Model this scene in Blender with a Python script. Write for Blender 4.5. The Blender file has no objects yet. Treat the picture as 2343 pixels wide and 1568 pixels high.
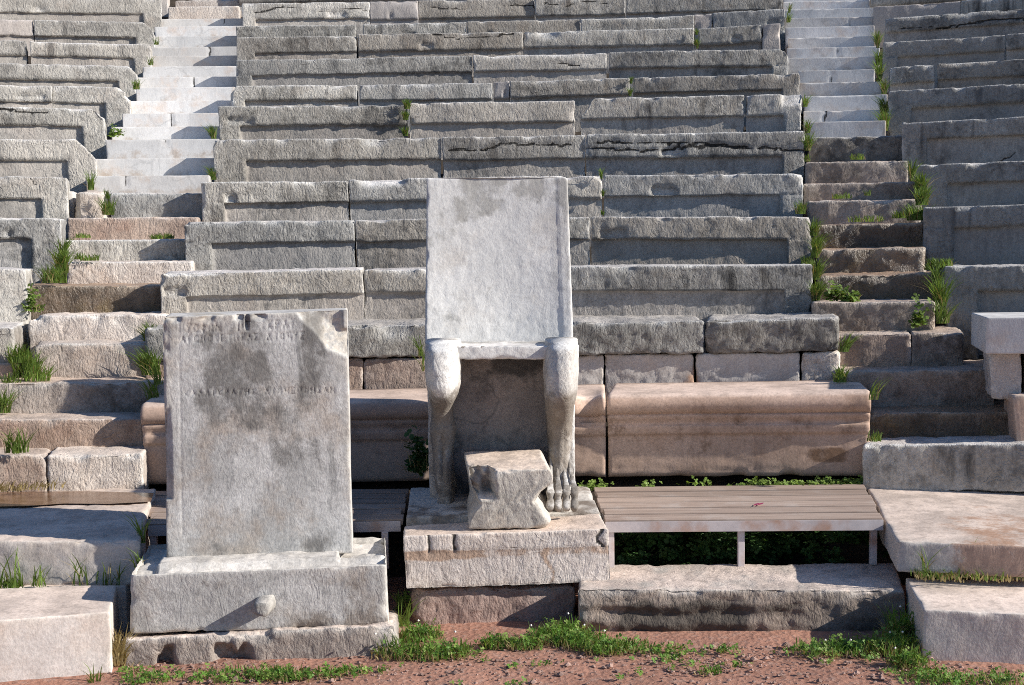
import bpy, math, random
import numpy as np
from mathutils import Vector, Matrix

random.seed(7); np.random.seed(7)
SC = bpy.context.scene
COL = SC.collection
EZ = 1.38                      # eye height above the orchestra floor
F = 2850.0                     # focal length in units of the 2342-wide picture grid
PITCH = math.atan(234 / F); ROLL = math.radians(0.75)
fw = np.array([0, math.cos(PITCH), -math.sin(PITCH)])
u0 = np.array([0, math.sin(PITCH), math.cos(PITCH)]); r0 = np.array([1.0, 0, 0])
rt = math.cos(ROLL) * r0 - math.sin(ROLL) * u0
up = math.cos(ROLL) * u0 + math.sin(ROLL) * r0
EYE = np.array([0, 0, EZ])
CX, CY = -0.34, -2.92          # centre of the theatre's circles

def ray(px, py): return fw + rt * ((px - 1171) / F) + up * ((784 - py) / F)
def P(px, py, Y):              # point at distance Y in front of the viewer
    d = ray(px, py); return EYE + d * (Y / d[1])
def PZ(px, py, z):             # point on the level z
    d = ray(px, py); return EYE + d * ((z - EZ) / d[2])
def PR(px, py, D):             # point on the ring of the theatre that is D away on the axis
    R = D - CY
    d = ray(px, py); d = d / d[1]
    a = d[0] ** 2 + 1; b = -2 * (CX * d[0] + CY); c = CX ** 2 + CY ** 2 - R * R
    t = (-b + math.sqrt(b * b - 4 * a * c)) / (2 * a)
    return EYE + d * t

# ------------------------------------------------------------------ noise
def _h(ix, iy, iz, s):
    h = (ix * 374761393 + iy * 668265263 + iz * 2147483647 + s * 974634777) & 0xFFFFFFFF
    h = ((h ^ (h >> 13)) * 1274126177) & 0xFFFFFFFF
    h = ((h ^ (h >> 16)) * 2246822519) & 0xFFFFFFFF
    return ((h ^ (h >> 15)) & 0xFFFFFF) / float(0xFFFFFF)
def vnoise(p, s=0):
    i = np.floor(p).astype(np.int64); f = p - i; f = f * f * f * (f * (f * 6 - 15) + 10)
    x, y, z = i[:, 0], i[:, 1], i[:, 2]; out = 0
    for a in (0, 1):
        for b in (0, 1):
            for c in (0, 1):
                w = (f[:, 0] if a else 1 - f[:, 0]) * (f[:, 1] if b else 1 - f[:, 1]) * (f[:, 2] if c else 1 - f[:, 2])
                out = out + w * _h(x + a, y + b, z + c, s)
    return out * 2 - 1
def fbm(p, sc, o=3, s=0, g=.5):
    r = 0; a = 1; t = 0
    for k in range(o):
        r = r + a * vnoise(p * sc * 2 ** k + 17.3 * k, s + k); t += a; a *= g
    return r / t
def sst(a, b, x):
    t = np.clip((x - a) / (b - a), 0, 1); return t * t * (3 - 2 * t)
def segdist(p, pts):           # distance of 2-D points p to a polyline
    m = np.full(len(p), 9.0)
    for a, b in zip(pts[:-1], pts[1:]):
        a = np.array(a, float); b = np.array(b, float); ab = b - a
        t = np.clip(((p - a) @ ab) / max(ab @ ab, 1e-9), 0, 1)
        m = np.minimum(m, np.linalg.norm(p - a - t[:, None] * ab, axis=1))
    return m

# ------------------------------------------------------------------ materials
class NT:
    def __init__(s, name):
        s.m = bpy.data.materials.new(name); s.m.use_nodes = True
        s.t = s.m.node_tree; s.n = s.t.nodes; s.b = s.n['Principled BSDF']
    def new(s, t, **k):
        o = s.n.new(t)
        for a, v in k.items(): setattr(o, a, v)
        return o
    def ln(s, a, b): s.t.links.new(a, b)
    def val(s, sock, v):
        if hasattr(v, 'is_linked'): s.ln(v, sock)
        else: sock.default_value = v
    def math(s, op, a, b=0.0, clamp=False):
        o = s.new('ShaderNodeMath', operation=op, use_clamp=clamp); s.val(o.inputs[0], a); s.val(o.inputs[1], b); return o.outputs[0]
    def mr(s, x, a, b, c=0.0, d=1.0):
        o = s.new('ShaderNodeMapRange', interpolation_type='SMOOTHSTEP'); s.val(o.inputs[0], x)
        for k, v in enumerate((a, b, c, d)): o.inputs[k + 1].default_value = v
        return o.outputs[0]
    def mix(s, f, a, b, mode='MIX'):
        o = s.new('ShaderNodeMix', data_type='RGBA', blend_type=mode)
        s.val(o.inputs[0], f); s.val(o.inputs[6], c4(a)); s.val(o.inputs[7], c4(b)); return o.outputs[2]
    def vscale(s, v, sx):
        o = s.new('ShaderNodeVectorMath', operation='MULTIPLY'); s.val(o.inputs[0], v); o.inputs[1].default_value = sx; return o.outputs[0]
    def noise(s, v, sc, det=4, ro=.55, dist=0.0):
        o = s.new('ShaderNodeTexNoise'); s.val(o.inputs['Vector'], v)
        o.inputs['Scale'].default_value = sc; o.inputs['Detail'].default_value = det
        o.inputs['Roughness'].default_value = ro; o.inputs['Distortion'].default_value = dist
        return o.outputs['Fac']
    def vor(s, v, sc, feat='DISTANCE_TO_EDGE'):
        o = s.new('ShaderNodeTexVoronoi', feature=feat); s.val(o.inputs['Vector'], v); o.inputs['Scale'].default_value = sc
        return o.outputs['Distance']
    def attr(s, nm):
        o = s.new('ShaderNodeAttribute', attribute_name=nm); return o.outputs['Fac']
def c4(c): return (*c, 1.0) if isinstance(c, tuple) and len(c) == 3 else c
def sc3(c, k): return tuple(min(1, x * k) for x in c)

def stone_mat(name, light, mid, dark, top, wear, stain=(.1, .07, .05), streak=.6, blot=.4, bump=.6, rough=.88,
              warm=None, warmf=.3, vein=0.0, grain=.3, chis=1.0, tint=.12, scale=1.0, topgrain=1.0, spec=.25):
    T = NT(name)
    tc = T.new('ShaderNodeTexCoord').outputs['Object']
    oi = T.new('ShaderNodeObjectInfo').outputs['Random']
    ro = T.new('ShaderNodeCombineXYZ')
    for k, q in enumerate((41., 67., 29.)): T.ln(T.math('MULTIPLY', oi, q), ro.inputs[k])
    ad = T.new('ShaderNodeVectorMath', operation='ADD'); T.ln(tc, ad.inputs[0]); T.ln(ro.outputs[0], ad.inputs[1])
    v = ad.outputs[0]
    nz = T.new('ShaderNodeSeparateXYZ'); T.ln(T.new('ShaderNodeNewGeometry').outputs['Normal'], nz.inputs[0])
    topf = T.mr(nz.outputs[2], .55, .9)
    n1 = T.noise(v, 2.6 * scale, 7, .62)
    col = T.mix(T.mr(n1, .36, .64), mid, light)
    st = T.noise(T.vscale(v, (11, 11, 1.3)), scale, 6, .6, .3)
    sf = T.math('MULTIPLY', T.mr(st, .5, .70), streak)
    o2 = T.math('FRACT', T.math('MULTIPLY', oi, 7.13))
    sf = T.math('MULTIPLY', sf, T.math('ADD', T.mr(T.noise(v, 3.1, 3), .36, .6), T.math('SUBTRACT', T.math('MULTIPLY', o2, .6), .3)), True)
    col = T.mix(sf, col, dark)
    n2 = T.noise(v, 13 * scale, 9, .72)
    col = T.mix(T.math('MULTIPLY', T.mr(n2, .5, .66), blot), col, dark)
    if warm: col = T.mix(T.math('MULTIPLY', T.mr(T.noise(v, 4.3, 6, .65), .5, .7), warmf), col, warm)
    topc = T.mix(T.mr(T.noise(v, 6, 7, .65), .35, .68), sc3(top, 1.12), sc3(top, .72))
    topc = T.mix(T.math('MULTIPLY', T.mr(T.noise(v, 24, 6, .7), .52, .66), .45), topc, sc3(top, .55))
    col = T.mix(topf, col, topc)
    if vein:
        w = T.noise(v, 5, 5, .6)
        vd = T.new('ShaderNodeVectorMath', operation='MULTIPLY_ADD')
        T.ln(T.new('ShaderNodeTexNoise').outputs['Color'], vd.inputs[0]); vd.inputs[1].default_value = (.35,) * 3; T.ln(v, vd.inputs[2])
        for n in T.n:
            if n.bl_idname == 'ShaderNodeTexNoise' and not n.inputs['Vector'].is_linked:
                T.ln(v, n.inputs['Vector']); n.inputs['Scale'].default_value = 4; n.inputs['Detail'].default_value = 4
        ve = T.vor(vd.outputs[0], 5.5)
        col = T.mix(T.math('MULTIPLY', T.mr(ve, 0.0, .07, 1, 0), T.math('MULTIPLY', T.mr(w, .42, .6), vein)), col, dark)
    wr = T.attr('wear'); wf = T.math('MULTIPLY', wr, T.mr(T.noise(v, 18, 6, .7), .34, .56), True)
    col = T.mix(wf, col, T.mix(T.mr(T.noise(v, 9, 5), .4, .62), wear, sc3(wear, .7)))
    rec = T.attr('rec')
    col = T.mix(T.math('MULTIPLY', rec, T.mr(n1, .3, .7, .75, .35)), col, T.mix(T.mr(T.noise(v, 5, 6, .65), .35, .65), (.46, .41, .37), (.37, .34, .315)))
    stn_shade = T.attr('stn_shade')
    sn = T.mr(T.math('ADD', stn_shade, T.math('MULTIPLY', T.math('SUBTRACT', T.noise(v, 9, 9, .72), .5), 2.4)), .22, .78)
    sn = T.math('MULTIPLY', sn, T.mr(stn_shade, .0, .15))
    col = T.mix(T.math('MULTIPLY', sn, .85), col, stain)
    sp = T.noise(v, 42 * scale, 6, .72)
    col = T.mix(T.math('MULTIPLY', T.mr(sp, .53, .64), min(.75, blot * .5)), col, dark)
    col = T.mix(T.math('MULTIPLY', T.mr(sp, .46, .36), blot * .2), col, sc3(light, 1.25))
    cs = T.noise(T.vscale(v, (1, 1, .3)), 60 * scale, 4, .65, .4)
    cs = T.mr(cs, .32, .68, 1 - .12 * chis * min(1, blot * 2), 1 + .10 * chis * min(1, blot * 2))
    csf = T.new('ShaderNodeMix', data_type='FLOAT'); T.ln(topf, csf.inputs[0]); T.ln(cs, csf.inputs[2]); csf.inputs[3].default_value = 1.0
    col = T.mix(1.0, col, csf.outputs[0], 'MULTIPLY')
    f1 = T.noise(v, 95, 4, .7)
    gr = T.mr(f1, .3, .7, 1 - grain * .55, 1 + grain * .42)
    col = T.mix(1.0, col, gr, 'MULTIPLY')
    o3 = T.math('FRACT', T.math('MULTIPLY', oi, 13.7))
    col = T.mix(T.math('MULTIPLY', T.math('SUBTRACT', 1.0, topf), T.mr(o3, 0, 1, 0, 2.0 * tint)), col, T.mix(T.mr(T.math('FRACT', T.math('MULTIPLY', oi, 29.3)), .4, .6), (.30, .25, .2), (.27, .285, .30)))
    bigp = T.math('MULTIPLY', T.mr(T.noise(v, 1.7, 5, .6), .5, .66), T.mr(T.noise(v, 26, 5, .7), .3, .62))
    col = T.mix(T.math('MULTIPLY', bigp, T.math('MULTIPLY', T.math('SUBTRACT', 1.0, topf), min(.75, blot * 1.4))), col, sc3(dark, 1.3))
    tn = T.math('ADD', T.math('MULTIPLY', oi, tint * 2), 1 - tint)
    col = T.mix(1.0, col, tn, 'MULTIPLY')
    ck = T.math('ADD', T.attr('crk'), T.math('MULTIPLY', T.math('SUBTRACT', T.noise(v, 45, 3), .5), .006))
    cf = T.mr(ck, .0005, .0042, 1, 0)
    col = T.mix(T.math('MULTIPLY', cf, .92), col, (.012, .011, .01))
    T.ln(col, T.b.inputs['Base Color'])
    T.b.inputs['Roughness'].default_value = rough
    T.b.inputs['Specular IOR Level'].default_value = spec
    # relief: point-chisel strokes, grain, raised wrinkles, pits
    chn = T.noise(T.vscale(v, (1, 1, .42)), 21 * scale, 5, .6, 1.6)
    ch = T.math('SUBTRACT', 1.0, T.math('MULTIPLY', T.math('ABSOLUTE', T.math('SUBTRACT', chn, .5)), 5.0), True)
    ch = T.math('ADD', T.math('MULTIPLY', ch, .34), T.math('MULTIPLY', T.noise(T.vscale(v, (1, 1, .6)), 55 * scale, 4, .62, .6), .62))
    pits = T.noise(v, 30 * scale, 6, .7)
    wdn = T.new('ShaderNodeTexNoise'); T.ln(v, wdn.inputs['Vector']); wdn.inputs['Scale'].default_value = 7; wdn.inputs['Detail'].default_value = 4
    wd = T.new('ShaderNodeVectorMath', operation='MULTIPLY_ADD'); T.ln(wdn.outputs['Color'], wd.inputs[0]); wd.inputs[1].default_value = (.3, .3, .3); T.ln(v, wd.inputs[2])
    wk = T.mr(T.vor(wd.outputs[0], 7), 0, .06, 1, 0)
    wk = T.math('MULTIPLY', wk, T.mr(T.noise(v, 3.7, 3), .5, .68))
    h = T.math('ADD', T.math('MULTIPLY', ch, 1.25 * chis), T.math('MULTIPLY', pits, .62))
    h = T.math('ADD', h, T.math('MULTIPLY', f1, .3))
    h = T.math('ADD', h, T.math('MULTIPLY', wk, .34 * chis))
    h = T.math('SUBTRACT', h, T.math('MULTIPLY', cf, 1.0))
    bp = T.new('ShaderNodeBump'); bp.inputs['Distance'].default_value = .011; T.ln(h, bp.inputs['Height'])
    bs = T.mr(nz.outputs[2], .5, .9, bump, bump * .5 * topgrain); T.ln(T.math('MULTIPLY', bs, T.math('SUBTRACT', 1.0, T.math('MULTIPLY', rec, .5))), bp.inputs['Strength'])
    T.ln(bp.outputs[0], T.b.inputs['Normal'])
    return T.m

M = {}
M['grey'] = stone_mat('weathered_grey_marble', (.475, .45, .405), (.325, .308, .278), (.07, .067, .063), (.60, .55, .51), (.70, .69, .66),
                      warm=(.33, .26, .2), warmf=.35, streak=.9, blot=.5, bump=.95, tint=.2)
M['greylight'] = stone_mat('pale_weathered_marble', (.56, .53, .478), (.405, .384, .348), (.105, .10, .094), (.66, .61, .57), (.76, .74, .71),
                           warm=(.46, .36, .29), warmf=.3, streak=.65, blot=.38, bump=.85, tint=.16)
M['greydark'] = stone_mat('dark_lichened_shaded_marble', (.415, .40, .368), (.25, .241, .225), (.052, .05, .048), (.56, .52, .48), (.68, .67, .64),
                          warm=(.28, .22, .17), warmf=.25, streak=.9, blot=.55, bump=1.1, tint=.2)  # darker copy of the grey; also paints in the right wedge's shade
M['patch'] = stone_mat('pinkish_repair_stone', (.50, .45, .41), (.43, .385, .355), (.25, .22, .2), (.6, .53, .48), (.6, .55, .52),
                       streak=.2, blot=.15, bump=.3)
M['white'] = stone_mat('new_white_marble', (.70, .69, .68), (.60, .595, .59), (.38, .38, .38), (.74, .71, .67), (.7, .66, .6), stain=(.42, .35, .29),
                       warm=(.60, .50, .43), warmf=.85, streak=.35, blot=.22, bump=.14, rough=.65, vein=.45, grain=.1, chis=.5, tint=.12)
M['rough'] = stone_mat('rough_pale_step_stone', (.62, .55, .49), (.50, .43, .38), (.2, .15, .12), (.68, .58, .5), (.78, .74, .69), stain=(.10, .065, .035),
                       warm=(.42, .29, .21), warmf=.5, streak=.4, blot=.35, bump=1.0, chis=.7)
M['brown'] = stone_mat('pinkish_brown_step_stone', (.44, .34, .275), (.34, .25, .2), (.14, .095, .07), (.60, .485, .40), (.66, .58, .52), stain=(.065, .045, .022),
                       warm=(.36, .2, .14), warmf=.35, streak=.4, blot=.4, bump=1.0, chis=.7)
M['wet'] = stone_mat('wet_dark_step_stone', (.17, .12, .08), (.09, .064, .043), (.028, .02, .014), (.42, .285, .19), (.55, .46, .36), stain=(.03, .02, .012),
                     warm=(.16, .11, .03), warmf=.5, streak=.5, blot=.6, bump=1.0, rough=.38, spec=.5, chis=.7)  # pale top and wear colours paint in sunlit treads and bright rims
M['damp'] = stone_mat('damp_brown_step_stone', (.40, .335, .285), (.26, .215, .18), (.075, .06, .047), (.56, .44, .36), (.62, .55, .48), stain=(.03, .022, .016),
                      warm=(.2, .12, .07), warmf=.4, streak=.5, blot=.55, bump=1.0, rough=.7, chis=.7)
M['pink'] = stone_mat('smooth_pinkish_marble', (.52, .375, .295), (.42, .295, .225), (.2, .13, .095), (.66, .51, .42), (.66, .54, .45), stain=(.16, .09, .05),
                      warm=(.40, .25, .165), warmf=.4, streak=.35, blot=.2, bump=.12, chis=.3, grain=.3)
M['slab'] = stone_mat('pale_pinkish_slab_marble', (.62, .57, .53), (.53, .49, .46), (.3, .22, .17), (.72, .59, .5), (.76, .68, .6), stain=(.42, .24, .15),
                      warm=(.55, .42, .33), warmf=.35, streak=.3, blot=.15, bump=.25, chis=.4)
M['stele'] = stone_mat('inscribed_grey_marble', (.66, .65, .63), (.44, .432, .415), (.15, .148, .142), (.68, .65, .61), (.72, .65, .55), stain=(.125, .112, .098),
                       warm=(.36, .26, .175), warmf=.55, streak=.85, blot=.36, bump=.22, grain=.3, chis=.9, scale=1.6)
M['pedestal'] = stone_mat('grey_brown_pedestal_marble', (.52, .505, .485), (.38, .37, .355), (.16, .15, .14), (.66, .62, .57), (.7, .66, .6), stain=(.17, .13, .1),
                          warm=(.32, .245, .19), warmf=.55, streak=.95, blot=.42, bump=.34, chis=.8, scale=1.3)
M['throne'] = stone_mat('white_throne_marble', (.75, .735, .705), (.63, .62, .60), (.33, .318, .298), (.78, .74, .70), (.76, .75, .74), stain=(.33, .315, .285),
                        warm=(.52, .46, .39), warmf=.45, streak=.35, blot=.22, bump=.3, grain=.16, chis=.3)
M['leg'] = stone_mat('carved_leg_marble', (.66, .64, .61), (.52, .50, .475), (.2, .19, .175), (.74, .72, .69), (.7, .68, .65), stain=(.15, .125, .1),
                     warm=(.42, .33, .25), warmf=.4, streak=.5, blot=.4, bump=.7, chis=.6)
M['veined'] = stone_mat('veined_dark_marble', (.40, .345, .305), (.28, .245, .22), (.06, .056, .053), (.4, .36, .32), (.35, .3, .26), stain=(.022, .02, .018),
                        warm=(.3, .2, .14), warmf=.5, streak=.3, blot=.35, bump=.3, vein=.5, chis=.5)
M['red'] = stone_mat('reddish_footing_stone', (.40, .26, .2), (.29, .175, .135), (.11, .066, .05), (.6, .46, .38), (.55, .46, .4), stain=(.08, .055, .04),
                     warm=(.33, .17, .12), warmf=.4, streak=.2, blot=.45, bump=1.0, chis=.7)
M['footing'] = stone_mat('brownish_footing_stone', (.36, .29, .24), (.25, .2, .165), (.1, .08, .065), (.7, .58, .5), (.62, .56, .5), stain=(.06, .05, .04),
                         warm=(.3, .2, .15), warmf=.4, streak=.35, blot=.45, bump=.9, chis=.7)

def simple(name, col, rough=.7, var=.25, sc=20, trans=0.0, bump=.0, spec=.3, stretch=(1, 1, 1), dark=None):
    T = NT(name)
    tc = T.new('ShaderNodeTexCoord').outputs['Object']
    oi = T.new('ShaderNodeObjectInfo').outputs['Random']
    v = T.vscale(tc, stretch)
    n = T.noise(v, sc, 6, .65)
    c = T.mix(T.mr(n, .3, .7), sc3(col, 1 - var), sc3(col, 1 + var))
    if dark: c = T.mix(T.mr(T.noise(v, sc * .3, 5, .6), .48, .7), c, dark)
    c = T.mix(1.0, c, T.math('ADD', T.math('MULTIPLY', oi, .2), .9), 'MULTIPLY')
    T.ln(c, T.b.inputs['Base Color']); T.b.inputs['Roughness'].default_value = rough
    T.b.inputs['Specular IOR Level'].default_value = spec
    if bump:
        b = T.new('ShaderNodeBump'); b.inputs['Strength'].default_value = bump; b.inputs['Distance'].default_value = .006
        T.ln(T.noise(v, sc * 2.5, 5, .7), b.inputs['Height']); T.ln(b.outputs[0], T.b.inputs['Normal'])
    if trans:
        tr = T.new('ShaderNodeBsdfTranslucent'); T.ln(T.mix(1.0, c, (1.5, 1.45, .6), 'MULTIPLY'), tr.inputs[0])
        mx = T.new('ShaderNodeMixShader'); mx.inputs[0].default_value = trans
        T.ln(T.b.outputs[0], mx.inputs[1]); T.ln(tr.outputs[0], mx.inputs[2])
        T.ln(mx.outputs[0], T.n['Material Output'].inputs[0])
    return T.m
M['grass'] = simple('green_grass', (.155, .235, .05), .55, .45, 9, .35)
M['grass_dry'] = simple('dry_grass', (.34, .27, .13), .7, .35, 9, .25)
M['leaf'] = simple('clover_leaf', (.11, .22, .035), .5, .4, 25, .3)
M['leaf_light'] = simple('light_leaf', (.19, .28, .06), .5, .35, 25, .3)
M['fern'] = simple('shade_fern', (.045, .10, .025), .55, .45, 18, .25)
M['flower'] = simple('white_clover_flower', (.8, .78, .7), .7, .1, 50)
M['petal'] = simple('pink_petal', (.75, .12, .28), .6, .2, 40, .2)
M['metal'] = simple('pale_painted_steel', (.52, .47, .47), .5, .12, 16, dark=(.40, .24, .17), spec=.4)
M['rail'] = simple('dull_steel', (.24, .22, .21), .55, .2, 20, dark=(.2, .12, .08))
M['soil'] = simple('dark_earth', (.05, .038, .028), .95, .4, 14, bump=.8)
M['pebble'] = simple('reddish_gravel', (.33, .215, .175), .9, .45, 6, bump=.4)

def wood_mat():
    T = NT('weathered_decking_wood')
    tc = T.new('ShaderNodeTexCoord').outputs['Object']; oi = T.new('ShaderNodeObjectInfo').outputs['Random']
    ro = T.new('ShaderNodeCombineXYZ'); T.ln(T.math('MULTIPLY', oi, 31.), ro.inputs[0]); T.ln(T.math('MULTIPLY', oi, 13.), ro.inputs[1])
    a = T.new('ShaderNodeVectorMath', operation='ADD'); T.ln(tc, a.inputs[0]); T.ln(ro.outputs[0], a.inputs[1])
    v = T.vscale(a.outputs[0], (2.2, 60, 60))
    g = T.noise(v, 1.4, 7, .65, .4)
    c = T.mix(T.mr(g, .3, .7), (.44, .345, .285), (.29, .215, .175))
    c = T.mix(T.math('MULTIPLY', T.mr(T.noise(a.outputs[0], 6, 6, .7), .5, .68), .45), c, (.47, .41, .37))
    c = T.mix(1.0, c, T.math('ADD', T.math('MULTIPLY', oi, .24), .86), 'MULTIPLY')
    T.ln(c, T.b.inputs['Base Color']); T.b.inputs['Roughness'].default_value = .8; T.b.inputs['Specular IOR Level'].default_value = .2
    b = T.new('ShaderNodeBump'); b.inputs['Strength'].default_value = .4; b.inputs['Distance'].default_value = .003
    T.ln(g, b.inputs['Height']); T.ln(b.outputs[0], T.b.inputs['Normal'])
    return T.m
M['wood'] = wood_mat()

def ground_mat():
    T = NT('red_earth_floor')
    v = T.new('ShaderNodeTexCoord').outputs['Object']
    c = T.mix(T.mr(T.noise(v, 2.2, 8, .65), .35, .65), (.43, .225, .16), (.34, .175, .125))
    c = T.mix(T.math('MULTIPLY', T.mr(T.noise(v, 30, 7, .75), .5, .64), .75), c, (.40, .265, .215))
    c = T.mix(T.math('MULTIPLY', T.mr(T.noise(v, 75, 5, .7), .56, .68), .6), c, (.13, .08, .065))
    T.ln(c, T.b.inputs['Base Color']); T.b.inputs['Roughness'].default_value = .95; T.b.inputs['Specular IOR Level'].default_value = .15
    h = T.math('ADD', T.math('MULTIPLY', T.noise(v, 60, 8, .75), 1.0), T.math('MULTIPLY', T.vor(v, 55, 'F1'), .8))
    b = T.new('ShaderNodeBump'); b.inputs['Strength'].default_value = .55; b.inputs['Distance'].default_value = .010
    T.ln(h, b.inputs['Height']); T.ln(b.outputs[0], T.b.inputs['Normal'])
    return T.m
M['ground'] = ground_mat()
def water_mat():
    T = NT('thin_water_film')
    v = T.new('ShaderNodeTexCoord').outputs['Object']
    T.ln(T.mix(T.mr(T.noise(v, 14, 6, .7), .35, .65), (.16, .085, .045), (.27, .16, .1)), T.b.inputs['Base Color'])
    T.b.inputs['Roughness'].default_value = .14
    b = T.new('ShaderNodeBump'); b.inputs['Strength'].default_value = .35; b.inputs['Distance'].default_value = .004
    T.ln(T.noise(T.vscale(v, (1, 2.5, 1)), 45, 4, .6), b.inputs['Height']); T.ln(b.outputs[0], T.b.inputs['Normal'])
    return T.m
M['water'] = water_mat()

# ------------------------------------------------------------------ mesh helpers
def mk(name, V, faces, mat, parent=None, attrs=None, smooth=True, origin=None):
    V = np.asarray(V, float)
    if origin is None:
        origin = np.array([V[:, 0].mean(), V[:, 1].mean(), V[:, 2].min()]) if parent is None else None
    me = bpy.data.meshes.new(name)
    Q = V - (origin if origin is not None else 0)
    if parent is not None and origin is None: Q = V - np.array(parent.location)
    if isinstance(faces, np.ndarray):
        n = len(faces); k = faces.shape[1]
        me.vertices.add(len(Q)); me.vertices.foreach_set('co', Q.astype(np.float32).ravel())
        me.loops.add(n * k); me.loops.foreach_set('vertex_index', faces.astype(np.int32).ravel())
        me.polygons.add(n); me.polygons.foreach_set('loop_start', np.arange(0, n * k, k, dtype=np.int32))
        me.polygons.foreach_set('loop_total', np.full(n, k, np.int32))
        me.update(calc_edges=True); me.validate()
    else:
        me.from_pydata([tuple(q) for q in Q], [], faces); me.update()
    me.polygons.foreach_set('use_smooth', np.full(len(me.polygons), smooth, bool))
    A = {'wear': 0.0, 'crk': 1.0, 'stn_shade': 0.0, 'rec': 0.0}
    if attrs is not None:
        for k, d in A.items():
            a = me.attributes.new(k, 'FLOAT', 'POINT')
            a.data.foreach_set('value', np.asarray(attrs.get(k, np.full(len(V), d)), np.float32))
    me.materials.append(mat)
    o = bpy.data.objects.new(name, me); COL.objects.link(o)
    if parent is not None: o.parent = parent
    else: o.location = origin
    return o
LABELS = {}
def tag(o, label, cat, group=None, kind=None):
    if label:
        if label in LABELS: print('DUPLICATE LABEL', label)
        LABELS[label] = 1; o['label'] = label
    if cat: o['category'] = cat
    if group: o['group'] = group
    if kind: o['kind'] = kind
    return o
def empty(name, loc):
    o = bpy.data.objects.new(name, None); COL.objects.link(o); o.location = Vector([float(x) for x in loc]); o.empty_display_size = .1
    return o

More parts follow.
